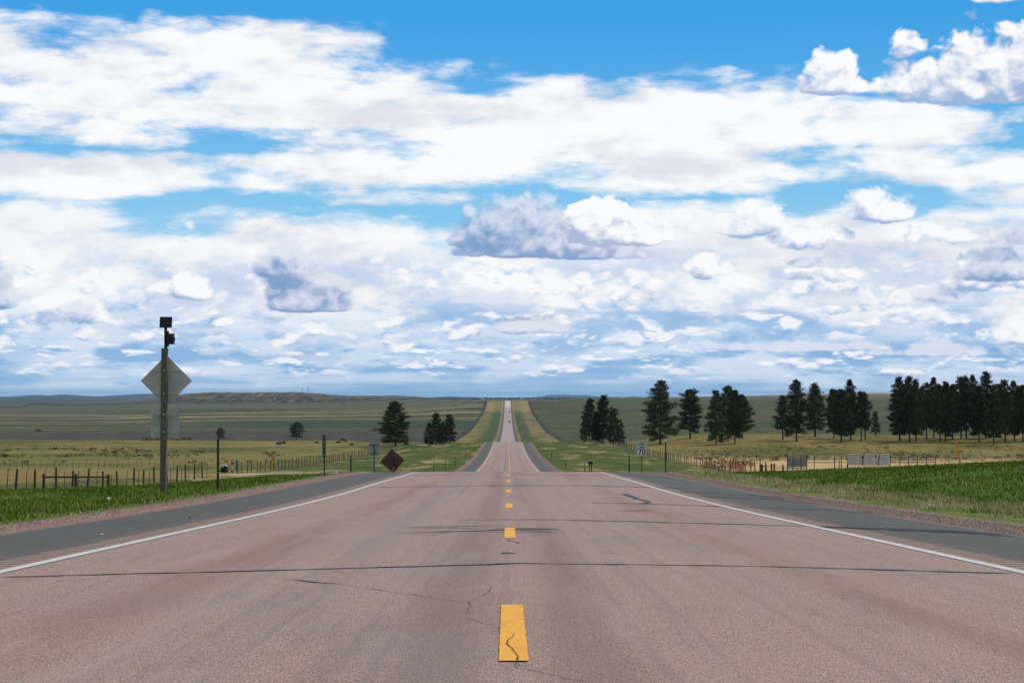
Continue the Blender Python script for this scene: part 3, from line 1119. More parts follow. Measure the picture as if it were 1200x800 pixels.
diamond(30.2 * K, 0.004, 0.105, Xo(193.4), Z(446)).build('diamond_plate', m_alu, ws)
plq = MB()
h = 16.6 * K
cx, cz = Xo(192.4), Z(496)
c_ = 0.03
plq.prism([(cx - h + c_, cz - h), (cx + h - c_, cz - h), (cx + h, cz - h + c_), (cx + h, cz + h - c_), (cx + h - c_, cz + h), (cx - h + c_, cz + h), (cx - h, cz + h - c_), (cx - h, cz - h + c_)], 0.100, 0.104)
plq.build('plaque', m_alu, ws)
for (yy, x0, x1) in ((433.6, 177.5, 209.5), (460.8, 177.5, 209.5), (485.4, 180, 206.5), (505.8, 180, 206.5)):
    r_ = MB()
    r_.box(Xo((x0 + x1) / 2), 0.085, Z(yy), (x1 - x0) * K, 0.030, 0.042)
    r_.box(Xo((x0 + x1) / 2), 0.0745, Z(yy) + 0.017, (x1 - x0) * K, 0.050, 0.004)
    r_.box(Xo(192), -0.075, Z(yy), 0.03, 0.012, 0.03)
    r_.build('rail', m_rail, ws)
# beacon on a bracket: plate, housing, visor, lens seen from the side
bk = MB().box(Xo(195.7), 0.02, Z(397), 0.045, 0.10, 18.5 * K, bev=0.006)
bk.tube([(Xo(193), 0.02, Z(391)), (Xo(196.5), 0.02, Z(391))], [0.02, 0.02], 8)
bk.tube([(Xo(193), 0.02, Z(402)), (Xo(196.5), 0.02, Z(402))], [0.02, 0.02], 8)
bc = bk.build('beacon_bracket', m_black, ws)
bh = MB().box(Xo(199.6), 0.03, Z(397), 6.6 * K, 0.24, 12.4 * K, bev=0.015)
bh.tube([(Xo(199.6), -0.13, Z(397)), (Xo(199.6), -0.09, Z(397))], [0.09, 0.10], 16)
hb = bh.build('beacon', m_black, ws)
MB().tube([(Xo(203.0), 0.03, Z(397)), (Xo(203.9), 0.03, Z(397))], [0.06, 0.045], 12).build('lens_cap', m_black, hb)
sp = MB().box(0, 0, 0, 14.0 * K, 0.035, 0.27, rot=Matrix.Rotation(R(-14), 3, 'X'), bev=0.01)
so = sp.build('solar_panel', m_panel, ws)
so.location = (Xo(193.0), 0.06, Z(377.6))
fr = MB()
for (dx_, w_, dz_, hh) in ((0, 14.3 * K, 0.132, 0.014), (0, 14.3 * K, -0.132, 0.014), (-6.95 * K, 0.014, 0, 0.27), (6.95 * K, 0.014, 0, 0.27)):
    rr_ = Matrix.Rotation(R(-14), 3, 'X')
    q = rr_ @ Vector((dx_, -0.022, dz_))
    fr.box(q.x, q.y, q.z, w_, 0.012, hh, rot=rr_)
fr.build('panel_frame', m_steel, so)
MB().tube([(Xo(193.0), 0.02, Z(385)), (Xo(193.0), 0.045, Z(379))], [0.03, 0.022], 10).build('panel_mount', m_black, ws)

# ------------------------------------------------------------------ thin posts beside the shoulders
Ld = at(255.0, 50.0)
d = empty('delineator_post', Ld)
tag(d, 'thick black flat post on the grass between the diamond sign and the green marker', 'marker post')
MB().box(0, 0, (up(514, 50) - Ld.z - 0.2) / 2, 0.055, 0.022, up(514, 50) - Ld.z + 0.2, bev=0.008).build('post', m_steel, d)
MB().box(0, 0.0135, up(514, 50) - Ld.z - 0.13, 0.045, 0.005, 0.16).build('reflector', m_white2, d)

Ld = at(779.4, 80.0)
d = empty('delineator_post', Ld)
tag(d, 'tall black post with a white reflector on top right of the speed limit sign', 'marker post')
hh = up(515, 80) - Ld.z
MB().box(0, 0, (hh - 0.2) / 2, 0.050, 0.035, hh + 0.2, bev=0.008).build('post', m_steel, d)
MB().tube([(0, -0.030, hh - 0.035), (0, -0.019, hh - 0.035)], [0.052, 0.052], 14).build('reflector', m_white2, d)

# green marker
Ld = at(379.5, 72.0)
g = empty('route_marker', Ld)
tag(g, 'narrow green marker plate with worn pale characters on a thin post', 'marker post')
kk = 72.0 / F
MB().tube([(0.012, 0, -0.2), (0.006, 0, up(517, 72) - Ld.z)], [0.024, 0.022], 8).build('post', m_steel, g)
z0, z1 = up(536, 72) - Ld.z, up(509.5, 72) - Ld.z
gp = MB().box(0, -0.028, (z0 + z1) / 2, 3.9 * kk, 0.004, z1 - z0, bev=0).build('plate', m_signg, g)
for py_, ch in ((512.0, 'I'), (517.5, 'A'), (522.8, 'I')):
    zz = up(py_, 72) - Ld.z
    cm = MB()
    if ch == 'I':
        cm.box(0, -0.0325, zz, 0.020, 0.003, 0.085)
    else:
        cm.box(-0.018, -0.0325, zz, 0.014, 0.003, 0.085, rot=Matrix.Rotation(R(14), 3, 'Y'))
        cm.box(0.018, -0.0325, zz, 0.014, 0.003, 0.085, rot=Matrix.Rotation(R(-14), 3, 'Y'))
    cm.build('character', m_pale, gp)
MB().box(0, -0.0325, up(533.4, 72) - Ld.z, 0.085, 0.003, 0.05).build('legend_band', material('worn_green', (0.05, 0.22, 0.15), 0.6), gp)

# ------------------------------------------------------------------ plates on posts
def plate_mesh(w, hgt, th, c):
    pts = []
    for (sx, sz, a0) in ((1, 1, 0), (-1, 1, 90), (-1, -1, 180), (1, -1, 270)):
        for j in range(4):
            a = R(a0 + j * 30)
            pts.append((sx * (w / 2 - c) + c * math.cos(a), sz * (hgt / 2 - c) + c * math.sin(a)))
    return MB().prism(pts, -th / 2, th / 2)


def text(body, size, x, z, y, mat, parent, name, sx=1.0):
    cu = bpy.data.curves.new(name, 'FONT')
    cu.body = body
    cu.size = size
    cu.align_x = 'CENTER'
    cu.align_y = 'CENTER'
    cu.offset = size * 0.022
    cu.extrude = 0.0008
    tmp = bpy.data.objects.new(name, cu)
    COL.objects.link(tmp)
    bpy.context.view_layer.update()
    me = bpy.data.meshes.new_from_object(tmp.evaluated_get(bpy.context.evaluated_depsgraph_get()))
    bpy.data.objects.remove(tmp)
    me.transform(Matrix.Diagonal((sx, 1, 1, 1)))
    me.materials.clear()
    me.materials.append(mat)
    o = bpy.data.objects.new(name, me)
    COL.objects.link(o)
    o.parent = parent
    o.rotation_euler = (math.pi / 2, 0, 0)
    o.location = (x, y, z)
    return o


Ys = 113.0
Ld = at(751.6, Ys)
sl = empty('speed_limit_sign', Ld)
tag(sl, 'white speed limit 70 sign on a grey post at the right edge of the road', 'road sign')
zc = up(525.6, Ys) - Ld.z
MB().box(0, 0.03, (zc + 0.3 - 0.3) / 2, 0.070, 0.045, zc + 0.6, bev=0.006).build('post', m_greysteel, sl)
pl = plate_mesh(0.61, 0.78, 0.004, 0.04).build('plate', m_signw, sl)
pl.location = (0, -0.004, zc)
bd = MB()
for (x_, z_, w_, h_) in ((0, 0.368, 0.56, 0.012), (0, -0.368, 0.56, 0.012), (-0.283, 0, 0.012, 0.70), (0.283, 0, 0.012, 0.70)):
    bd.box(x_, -0.0035, z_, w_, 0.002, h_)
bd.build('border', m_signb, pl)
text('SPEED', 0.168, 0, 0.255, -0.0035, m_signb, pl, 'lettering', 0.92)
text('LIMIT', 0.168, 0, 0.085, -0.0035, m_signb, pl, 'lettering', 0.92)
text('70', 0.42, 0, -0.185, -0.0035, m_signb, pl, 'numerals', 1.0)

Ld = at(438.4, Ys)
sb = empty('road_sign', Ld)
tag(sb, 'pale grey back of a rectangular sign left of the tilted brown diamond', 'road sign')
zc = up(526.0, Ys) - Ld.z
MB().box(0, -0.055, (zc + 0.24 - 0.3) / 2, 0.085, 0.085, zc + 0.54, bev=0.006).build('post', m_wood, sb)
pl = plate_mesh(0.61, 0.76, 0.004, 0.04).build('plate', plain('pale_sign_back', (0.30, 0.31, 0.31), 0.6), sb)
pl.location = (0, 0.0, zc)
for zz in (0.24, -0.25):
    MB().box(0, -0.008, zc + zz, 0.46, 0.012, 0.045).build('bracket', m_steel, sb)

# temporary work sign on a low spring stand, seen from behind
Yt = 108.0
Ld = at(459.6, Yt)
tw = empty('work_zone_sign', Ld)
tag(tw, 'tilted brown back of a diamond shaped temporary sign on a low orange legged stand', 'road sign')
zc = up(539.8, Yt) - Ld.z
pl = diamond(14.3 * Yt / F, 0.006, 0, 0, 0, 0.05).build('panel', m_fabric, tw)
pl.location = (0, 0.02, zc)
pl.rotation_euler = (R(-6), R(-4), R(6))
br = MB()
br.box(0, -0.012, 0, 0.035, 0.012, 1.20)
br.box(0, -0.026, 0, 1.20, 0.010, 0.030)
br.build('cross_brace', material('rusty_brace', (0.11, 0.028, 0.02), 0.7), pl)
MB().box(0, -0.004, 0.60, 0.11, 0.03, 0.09).build('top_clip', m_black, pl)
MB().box(0.09, -0.06, zc - 0.08, 0.06, 0.05, 0.50).build('upright', m_black, tw)
MB().box(0.05, -0.07, (zc - 0.30) / 2, 0.075, 0.055, zc - 0.30).build('mast', material('orange_brown_mast', (0.30, 0.09, 0.05), 0.6), tw)
for sx_ in (-1, 1):
    for sy_ in (-1, 1):
        MB().tube([(0.05, -0.05, 0.30), (0.05 + sx_ * 0.55, -0.05 + sy_ * 0.35, 0.0)], [0.022, 0.020], 8).build('leg', m_orange, tw)

# delineators along both sides of the road toward the crest
WH = 'delineator posts along the road edge'
first = None
for (X_, Y_, lab) in (
        (-9.3, 118, 'thin dark roadside post between the green marker and the pale sign back'),
        (-7.6, 205, 'lowest thin dark post of the line on the left verge, right of the brown sign'),
        (-7.6, 242, 'thin dark post second lowest in the line climbing the left verge'),
        (-7.6, 290, 'thin dark post in the middle of the line climbing the left verge'),
        (-7.5, 355, 'thin dark post second from the top of the line on the left verge'),
        (-7.5, 445, 'small dark post topmost in the line on the left verge beside the crest'),
        (7.6, 125, 'thin dark roadside post just left of the speed limit sign'),
        (7.9, 205, 'thin dark roadside post just left of the dark box on two posts'),
        (7.8, 268, 'thin dark post third from the top of the line on the right verge'),
        (7.7, 350, 'thin dark post second from the top of the line on the right verge'),
        (7.7, 433, 'small dark post topmost in the line on the right verge beside the crest')):
    Lp = (X_, Y_, land(X_, Y_))
    if first is None:
        o = first = empty('roadside_post', Lp)
        MB().box(0, 0, 0.60, 0.075, 0.05, 1.60, bev=0.008).build('post', m_steel, o)
        MB().box(0, -0.028, 1.30, 0.055, 0.006, 0.12).build('reflector', m_greysteel, o)
    else:
        o = copy_tree(first)
        o.location = Lp
    tag(o, lab, 'marker post', WH)

Lp = at(691.5, 191.0)
mbx = empty('mailbox', Lp)
tag(mbx, 'small dark box on a pair of short posts beside the right shoulder', 'mailbox')
for sx_ in (-0.10, 0.10):
    MB().box(sx_, 0, 0.45, 0.09, 0.09, 1.5, bev=0.006).build('post', m_steel, mbx)
body = MB()
body.prism([(-0.25, 0), (0.25, 0), (0.25, 0.17)] + [(0.25 * math.cos(a), 0.17 + 0.10 * math.sin(a)) for a in [R(t) for t in (30, 60, 90, 120, 150)]] + [(-0.25, 0.17)], -0.25, 0.25)
bo = body.build('box', m_black, mbx)
bo.location = (0, 0, 1.20)
MB().box(0.0, -0.255, 0.30, 0.05, 0.008, 0.05).build('flag', m_steel, bo)


# ------------------------------------------------------------------ fences
def fence(name, label, pts, h, w, mat, group=None, wires=4, vary=0.1, thin=None, lean=2.0, seed=1, square=False, rail=None):
    r_ = random.Random(seed)
    L0 = Vector((pts[0][0], pts[0][1], land(*pts[0][:2])))
    root = empty(name, L0)
    tag(root, label, 'fence', group)
    base = {}
    tops = []
    for i, q in enumerate(pts):
        key = 1 if (thin and i % 2) else 0
        if key not in base:
            m_ = MB()
            ww = thin if key else w
            if square:
                m_.box(0, 0, (h - 0.4) / 2, ww, ww, h + 0.4, bev=ww * 0.12)
            else:
                m_.tube([(0, 0, -0.4), (0, 0, h * 0.5), (0.01, 0, h)], [ww / 2, ww / 2 * 0.95, ww / 2 * 0.85], 7)
            o = m_.build('post', mat, root)
            base[key] = o
        else:
            o = base[key].copy()
            COL.objects.link(o)
            o.parent = root
        gz = land(q[0], q[1])
        s = 1 + r_.uniform(-vary, vary)
        o.location = (q[0] - L0.x, q[1] - L0.y, gz - L0.z)
        o.scale = (1, 1, s * (0.92 if key else 1))
        o.rotation_euler = (R(r_.gauss(0, lean)), R(r_.gauss(0, lean)), r_.uniform(0, 3) if not square else 0)
        tops.append(Vector((q[0] - L0.x, q[1] - L0.y, gz - L0.z)))
    if wires:
        m_ = MB()
        for k in range(wires):
            hz_ = h * (0.25 + 0.65 * k / max(1, wires - 1))
            m_.tube([t + Vector((0, -0.04, hz_)) for t in tops], [0.006] * len(tops), 3, cap=False)
        m_.build('wire', m_wire, root)
    return root, tops


pts, Y_ = [], 98.0
rf = random.Random(5)
while Y_ < 186:
    pts.append((-28.0 + rf.uniform(-.1, .1), Y_))
    Y_ += 2.5 + rf.uniform(-.25, .25)
fence('pasture_fence', 'dark wooden post and wire fence behind the green verge, nearest the tall diamond sign', pts, 1.42, 0.15, m_wood2, 'roadside pasture fences', thin=0.05, seed=3)
pts = []
Y_ = 206.0
while Y_ < 520:
    pts.append((-28.0 + rf.uniform(-.1, .1), Y_))
    Y_ += 4.0 + rf.uniform(-.3, .3)
fence('pasture_fence', 'grey post fence running away left from the coloured markers toward the big pine', pts, 1.30, 0.13, m_greywood, 'roadside pasture fences', seed=4)
pts, Y_ = [], 214.0
while Y_ < 540:
    pts.append((27.6 + rf.uniform(-.1, .1), Y_))
    Y_ += 4.3 + rf.uniform(-.3, .3)
fence('pasture_fence', 'evenly spaced post and wire fence running away behind the speed limit sign on the right', pts, 1.35, 0.14, m_greywood, 'roadside pasture fences', seed=5)
pts = []
for k in range(31):
    a = 12 + k * 7.4
    Yc = 232 + k * 1.6
    pts.append(((a - VX) / F * Yc, Yc + rf.uniform(-.5, .5)))
fence('cross_fence', 'thin low fence crossing the dry field behind the dark wooden fence on the left', pts, 1.15, 0.06, m_greywood, wires=3, vary=0.2, seed=6)


def brace(label, Y_, posts, rail_y, wd, cat='fence'):
    """short stout posts joined by one rail; posts = (column, top row)"""
    r0 = at(posts[0][0], Y_)
    root = empty('rail_brace', r0)
    tag(root, label, cat, 'short rail braces in the fence line')
    for (a, t) in posts:
        q = at(a, Y_)
        hgt = up(t, Y_) - q.z
        MB().box(q.x - r0.x, 0, q.z - r0.z + (hgt - 0.4) / 2, wd, wd, hgt + 0.4, bev=wd * 0.12).build('post', m_wood2, root)
    x0, x1 = [(a - VX) / F * Y_ - r0.x for a in (posts[0][0], posts[-1][0])]
    MB().tube([(x0, -wd * 0.55, up(rail_y, Y_) - r0.z), (x1, -wd * 0.55, up(rail_y, Y_) - r0.z)], [0.055, 0.05], 8).build('rail', m_wood2, root)
    return root


brace('long horizontal rail on three stout dark posts left of the tall diamond sign', 116.0, [(52, 555), (89.5, 555), (127.5, 555.5)], 558.4, 0.14)
brace('dark rail brace of three posts right of the yellow and red markers', 238.0, [(890.5, 544), (892.6, 543.6), (897, 543.6)], 545.8, 0.20)
brace('dark rail brace of two posts nearest the grey gate panels', 236.0, [(903.4, 543), (906.8, 543)], 545.4, 0.18)


# ------------------------------------------------------------------ coloured line markers beside the fences
def marker(px_, top, bottom, Y_, label, bands, w=0.14, side='left'):
    """upright marker; bands = (fraction from, fraction to, material)"""
    q = at(px_, Y_)
    root = empty('line_marker', q)
    hgt = up(top, Y_) - q.z
    low = up(bottom, Y_) - q.z
    for (a, b_, m_) in bands:
        za = low + (hgt - low) * a if a > 0 else -0.2
        zb = low + (hgt - low) * b_
        MB().tube([(0, 0, za), (0, 0, zb)], [w / 2, w / 2], 10).build('sleeve', m_, root)
    tag(root, label, 'marker post', 'coloured utility markers by the fences')


marker(272.4, 540.5, 557, 214, 'red and cream marker nearest the verge, left of the teal post', [(0, .42, m_red), (.42, .75, m_cream), (.75, 1, m_red)], 0.24)
marker(277.8, 538.5, 550, 232, 'dark teal post between the red marker and the fence posts', [(0, .55, m_teal), (.55, 1, m_teal)], 0.22)
marker(300.2, 538.5, 549, 246, 'slim yellow marker with a pale middle band standing alone', [(0, .35, m_yel), (.35, .65, m_cream), (.65, 1, m_yel)], 0.13)
marker(312.4, 537.5, 547, 252, 'yellow marker with a red top, left one of the close group', [(0, .6, m_yel), (.6, 1, m_red)], 0.20)
marker(319.2, 536.2, 546, 256, 'tall yellow marker with an orange top touching the black one', [(0, .7, m_yel), (.7, 1, m_orange)], 0.17)
marker(321.4, 536.2, 547.5, 255, 'black and yellow marker at the right end of the left group', [(0, .42, m_black), (.42, .75, m_yel), (.75, 1, m_black)], 0.20)
marker(841.6, 543.4, 551, 232, 'short red marker with a white top nearest the right shoulder', [(0, .62, m_red), (.62, 1, m_white2)], 0.15)
marker(855.8, 537.6, 546.5, 256, 'yellow marker with a red top at the left of the right hand pair', [(0, .3, m_red), (.3, .65, m_yel), (.65, 1, m_red)], 0.17)
marker(858.8, 537.6, 546.5, 257, 'yellow marker with a black top beside the red topped one', [(0, .7, m_yel), (.7, 1, m_black)], 0.17)
marker(861.9, 540, 546.5, 255, 'short dark red marker right of the yellow pair', [(0, 1, m_red)], 0.17)
marker(866.8, 544, 550, 240, 'stubby dark red marker left of the tall yellow one', [(0, 1, m_red)], 0.17)
marker(870.7, 539.5, 551, 238, 'tall yellow marker with a long red tip in the rust coloured weeds', [(0, .65, m_yel), (.65, 1, m_red)], 0.20)
marker(983.0, 538.3, 545, 246, 'yellow marker behind the rail left of the pale panels', [(0, 1, m_yel)], 0.17)
marker(992.6, 537.5, 545, 238, 'yellow and black marker touching the pale panels', [(0, .25, m_black), (.25, .8, m_yel), (.8, 1, m_black)], 0.18)

q = at(263, 216)
hp = empty('debris_pile', q)
tag(hp, 'dark heap of debris with a white sheet on top beside the fence', 'heap')
hm = MB()
rd = random.Random(3)
for k in range(16):
    x_, y_ = rd.uniform(-.45, .45), rd.uniform(-.3, .3)
    s_ = rd.uniform(.14, .26)
    rot = Matrix.Rotation(rd.uniform(0, 3), 3, 'Z') @ Matrix.Rotation(rd.uniform(-.6, .6), 3, 'X')
    hm.box(x_, y_, rd.uniform(.05, .62) * (1 - abs(x_)), s_ * 1.5, s_, s_, rot=rot, bev=s_ * .25)
hm.build('rubble', m_black, hp)
shv = []
for i in range(9):
    for j in range(5):
        x_ = -0.42 + 0.84 * i / 8
        shv.append((x_ - 0.02, -0.22 + 0.11 * j, 0.80 - 0.9 * x_ * x_ + 0.09 * mnoise.noise(Vector((x_ * 5, j * .8, 2)))))
shm = MB()
shm.v = shv
shm.f = [(i * 5 + j, (i + 1) * 5 + j, (i + 1) * 5 + j + 1, i * 5 + j + 1) for i in range(8) for j in range(4)]
sho = shm.build('sheet', m_signw, hp, smooth=True)
sho.modifiers.new('thickness', 'SOLIDIFY').thickness = 0.03


# ------------------------------------------------------------------ corral panels right of the road
def panel_run(name, label, Y_, cols, top, bot, mfill, bars, ribs, cat='gate', solid=0.0, lean=()):
    q = at(cols[0], Y_)
    root = empty(name, q)
    tag(root, label, cat)
    for i in range(len(cols) - 1):
        x0, x1 = [(a - VX) / F * Y_ - q.x for a in (cols[i] + 0.15, cols[i + 1] - 0.15)]
        za, zb = up(bot, Y_) - q.z, up(top, Y_) - q.z
        g = MB()
        w_, h_ = x1 - x0, zb - za
        cx_, cz_ = (x0 + x1) / 2, (za + zb) / 2
        for z_ in (za + .03, zb - .03):
            g.tube([(x0, 0, z_), (x1, 0, z_)], [0.03, 0.03], 8)
        for x_ in (x0 + .02, x1 - .02):
            g.tube([(x_, 0, za), (x_, 0, zb)], [0.03, 0.03], 8)
        fo = g.build('frame', m_greysteel if not lean else m_rail, root)
        b_ = MB()
        for k in range(1, bars):
            z_ = za + h_ * k / bars
            b_.box(cx_, 0, z_, w_, 0.02, h_ / bars * solid if solid else 0.04)
        for k in range(1, ribs):
            b_.box(x0 + w_ * k / ribs, 0.022, cz_, 0.04, 0.016, h_)
        b_.build('infill', mfill, fo)
        if i in lean:
            MB().tube([(x0 + 0.45, -0.10, za), (x0 + 0.70, -0.10, zb + .05)], [0.04, 0.04], 8).build('prop', m_steel, root)
    for a in cols:
        x_ = (a - VX) / F * Y_ - q.x
        hz_ = up(top, Y_) - q.z + 0.08
        MB().box(x_, 0.07, (hz_ - 0.3) / 2, 0.09, 0.07, hz_ + 0.3, bev=0.01).build('post', m_steel, root)
    return root


m_gatesheet = material('dull_grey_sheet', (0.17, 0.18, 0.19), 0.6, metal=0.3)
m_palesheet = material('pale_galvanised_sheet', (0.37, 0.39, 0.42), 0.6, metal=0.3)
panel_run('gate', 'dark grey sheeted gate panels in three leaves at the right fence corner', 235.0, [922.2, 928.8, 938.0, 945.0], 533.6, 549, m_gatesheet, 3, 7, solid=0.985)
pb = panel_run('corral_panel', 'long pale grey corral panels with leaning props above the green rise', 240.0, [992.4, 1005.0, 1013.5, 1023.5, 1032.0, 1041.4], 531.6, 546, m_palesheet, 5, 3, 'fence', solid=0.95, lean=(1, 3))
for (a, b2_) in ((1009.3, 535.2), (1025.2, 534.6)):
    MB().box((a - 992.4) / F * 240, -0.16, up(b2_, 240) - pb.location.z, 0.20, 0.04, 0.18).build('latch_box', m_black, pb)
panel_run('low_panel', 'low dull grey panel fence right of the pale corral panels', 262.0, [1043.0, 1054.0, 1064, 1074.5, 1085.0, 1096.0], 535.0, 543, m_gatesheet, 4, 2, 'fence', solid=0.45)
q = at(945.5, 242)
rfn = empty('rail_fence', q)
tag(rfn, 'thin single rail fence between the dark gate and the pale panels', 'fence')
for a in (953.6, 977.4, 985.4):
    x_ = (a - 945.5) / F * 242
    MB().box(x_, 0, (up(534.5, 242) - q.z - .3) / 2, 0.09, 0.09, up(534.5, 242) - q.z + .3, bev=.01).build('post', m_steel, rfn)
for zr in (537.4, 541.5):
    MB().tube([(0, -0.07, up(zr, 242) - q.z), ((991.5 - 945.5) / F * 242, -0.07, up(zr, 242) - q.z)], [0.035, 0.035], 6).build('rail', m_greysteel, rfn)
q = at(917, 237)
st_ = empty('stump_post', q)
tag(st_, 'short thick dark post stump just left of the grey gate', 'post')
MB().tube([(0, 0, -.3), (0, 0, up(544.4, 237) - q.z)], [0.11, 0.10], 10).build('post', m_wood2, st_)

q = at(1124.2, 262)
op = empty('orange_pole', q)
tag(op, 'tall thin orange pole leaning left in front of the pines', 'pole')
MB().tube([(0, 0, -0.2), ((1122.2 - 1124.2) / F * 262, 0, up(527, 262) - q.z), ((1119.2 - 1124.2) / F * 262, 0, up(513, 262) - q.z)], [0.085, 0.075, 0.05], 8).build('shaft', m_orange, op)
MB().tube([(0.12, 0, -0.1), (0.10, 0, up(534, 262) - q.z)], [0.16, 0.10], 8).build('boot', m_cream, op)

# ------------------------------------------------------------------ pines
def leaf_nodes(nt, p):
    g = nt.nodes.new('ShaderNodeTexCoord')
    v = S(g.outputs['Object'])
    a = noise(v, 0.9, 3.0, 0.6)
    oi = nt.nodes.new('ShaderNodeObjectInfo')
    rr_ = S(oi.outputs['Random'])
    c = mix((0.012, 0.022, 0.006), (0.085, 0.100, 0.026), sm(a + (rr_ - 0.5) * 0.16, 0.36, 0.70))
    nt.links.new(c.k, p.inputs['Base Color'])


m_leaf = material('pine_needles', rough=0.75, build=leaf_nodes, spec=0.12)


def pine_meshes(seed, kind):
    """unit pine 14 m tall: trunk with limbs, and a crown of needle sprays round the limb ends"""
    r_ = random.Random(seed)
    nr = np.random.RandomState(seed)
    H = 14.0
    lx, ly = r_.uniform(-.4, .4), r_.uniform(-.3, .3)

    def axis(t): return Vector((lx * t * t, ly * t * t, H * t))
    tr = MB()
    tr.tube([axis(t) - Vector((0, 0, 0.5 if t == 0 else 0)) for t in (0, .05, .3, .6, .85, .97)], [.30, .24, .19, .12, .06, .02], 9)
    cen, rad = [], []
    start = {'full': .10, 'oval': .17, 'tall': .14, 'bare': .26, 'young': .10, 'round': .12}[kind]
    nb = {'full': 88, 'oval': 80, 'tall': 84, 'bare': 62, 'young': 64, 'round': 70}[kind]
    Rm = {'full': 4.6, 'oval': 3.5, 'tall': 2.8, 'bare': 2.5, 'young': 3.4, 'round': 4.8}[kind]
    for k in range(nb):
        t = start + (0.97 - start) * ((k + r_.random()) / nb) ** 0.92
        s = (t - start) / (1 - start)
        if kind in ('full', 'young'):
            prof = min(1.0, 0.66 + 2.0 * s) * (1 - s) ** 0.60 + 0.09
        elif kind in ('oval', 'round'):
            prof = math.sin(math.pi * min(1, 0.24 + s * 0.72)) ** 0.8 + 0.06
        else:
            prof = (0.62 + 0.38 * math.sin(math.pi * min(1, .25 + s * .8))) * (1 - s ** 3.6) ** 0.75 + 0.10
        az = k * 2.399 + r_.uniform(-.5, .5)
        ln = Rm * prof * r_.choice((r_.uniform(.5, .8), r_.uniform(.75, 1.0), r_.uniform(.9, 1.28)))
        rise = -0.10 + 0.55 * s + r_.uniform(-.12, .12)
        d_ = Vector((math.cos(az), math.sin(az), rise))
        a0 = axis(t)
        tip = a0 + d_ * ln
        tr.tube([a0, a0 + d_ * ln * .5 + Vector((0, 0, -.06 * ln)), tip], [.05 + .03 * (1 - s), .035, .015], 4, cap=False)
        n = max(2, int(ln * 1.9))
        for j in range(n):
            f_ = 0.36 + 0.66 * (j + r_.random() * .7) / n
            cen.append(a0 + d_ * ln * f_ + Vector((r_.gauss(0, .18), r_.gauss(0, .18), r_.gauss(0, .10) + .08)))
            rad.append((0.38 + 0.26 * r_.random()) * (0.75 + 0.45 * prof))
            for sd in (-1, 1):
                if r_.random() < 0.55 * f_:
                    side_ = Vector((-math.sin(az), math.cos(az), 0)) * sd * ln * .22 * r_.uniform(.5, 1.2)
                    cen.append(a0 + d_ * ln * f_ * .96 + side_)
                    rad.append(0.26 + 0.18 * r_.random())
    for k in range(5):
        cen.append(axis(.95 + .012 * k) + Vector((r_.gauss(0, .06), r_.gauss(0, .06), 0)))
        rad.append(.24 - .03 * k)
    cen = np.array([tuple(c) for c in cen])
    rad = np.array(rad)
    per = 30
    N = len(cen) * per
    C_ = np.repeat(cen, per, axis=0)
    R_ = np.repeat(rad, per)[:, None]
    dirs = nr.normal(size=(N, 3))
    dirs /= np.linalg.norm(dirs, axis=1)[:, None]
    rr_ = nr.uniform(0.25, 1.0, (N, 1)) ** 0.6
    p0 = C_ + dirs * R_ * rr_ * np.array([1.15, 1.15, 0.62])
    ax = dirs * 0.7 + nr.normal(size=(N, 3)) * 0.45 + np.array([0, 0, 0.25])
    ax /= np.linalg.norm(ax, axis=1)[:, None]
    sd = np.cross(ax, nr.normal(size=(N, 3)))
    sd /= np.linalg.norm(sd, axis=1)[:, None]
    ln = nr.uniform(.20, .42, (N, 1))
    wd = nr.uniform(.045, .10, (N, 1))
    v = np.stack([p0 - sd * wd, p0 + sd * wd, p0 + ax * ln], axis=1).reshape(-1, 3)
    f = np.arange(N * 3).reshape(-1, 3)
    return tr, v, f


protos = {}


def pine(px_, base, top, width, kind, var, label, group, fake_y=None):
    X_, Y_, z_ = hit(px_, base, 420.0 if px_ > 730 else 380.0, 1400.0)
    if fake_y:
        Y_ = fake_y
        X_ = (px_ - VX) / F * Y_
        z_ = land(X_, Y_)
    key = (kind, var)
    hgt = up(top, Y_) - z_
    s = hgt / 14.0
    nomw = {'full': 8.2, 'oval': 6.6, 'tall': 5.2, 'bare': 4.6, 'young': 7.0, 'round': 9.6}[kind]
    sw = min(1.6, max(0.70, width * Y_ / F / nomw / s)) * s
    if key not in protos:
        root = empty('pine_tree', (X_, Y_, z_ - 0.05))
        tr, v, f = pine_meshes(hash((len(kind), var)) % 1000 + var * 17 + len(kind), kind)
        tr.build('trunk', m_bark, root, smooth=True)
        cr = np_mesh('crown', v, f, m_leaf)
        cr.parent = root
        protos[key] = root
    else:
        root = copy_tree(protos[key])
        root.location = (X_, Y_, z_ - 0.05)
    root.scale = (sw, sw, s)
    root.rotation_euler = (0, 0, (px_ * 1.7) % 6.28)
    tag(root, label, 'pine tree', group)
    return root


pine(463.5, 523, 470, 41, 'full', 1, 'big broad dark pine alone on the dry rise at the left', None)
GL = 'pines in the small clump left of the road'
pine(503, 522.5, 495, 16, 'young', 1, 'low leftmost pine of the small clump left of the road', GL)
pine(511.5, 522, 483.8, 18, 'full', 2, 'tallest pine of the small clump left of the road', GL)
pine(519, 522.5, 494, 13, 'young', 2, 'short front pine between the taller ones of the clump left of the road', GL)
pine(526.5, 519.5, 485.6, 18, 'full', 3, 'tall rightmost pine of the small clump left of the road', GL)
pine(347.5, 514.5, 494.5, 17, 'round', 1, 'small round dark pine on the far edge of the left field', None)
pine(258.5, 515, 501, 11, 'round', 1, 'tiny dark tree right behind the black post and the sign', None)
GR = 'pines in the first clump right of the road'
pine(684, 519, 486, 12, 'young', 3, 'low pine on the left flank of the first clump right of the road', GR)
pine(690.5, 518, 467, 17, 'oval', 1, 'tall thin topped pine second from left in the first clump right of the road', GR)
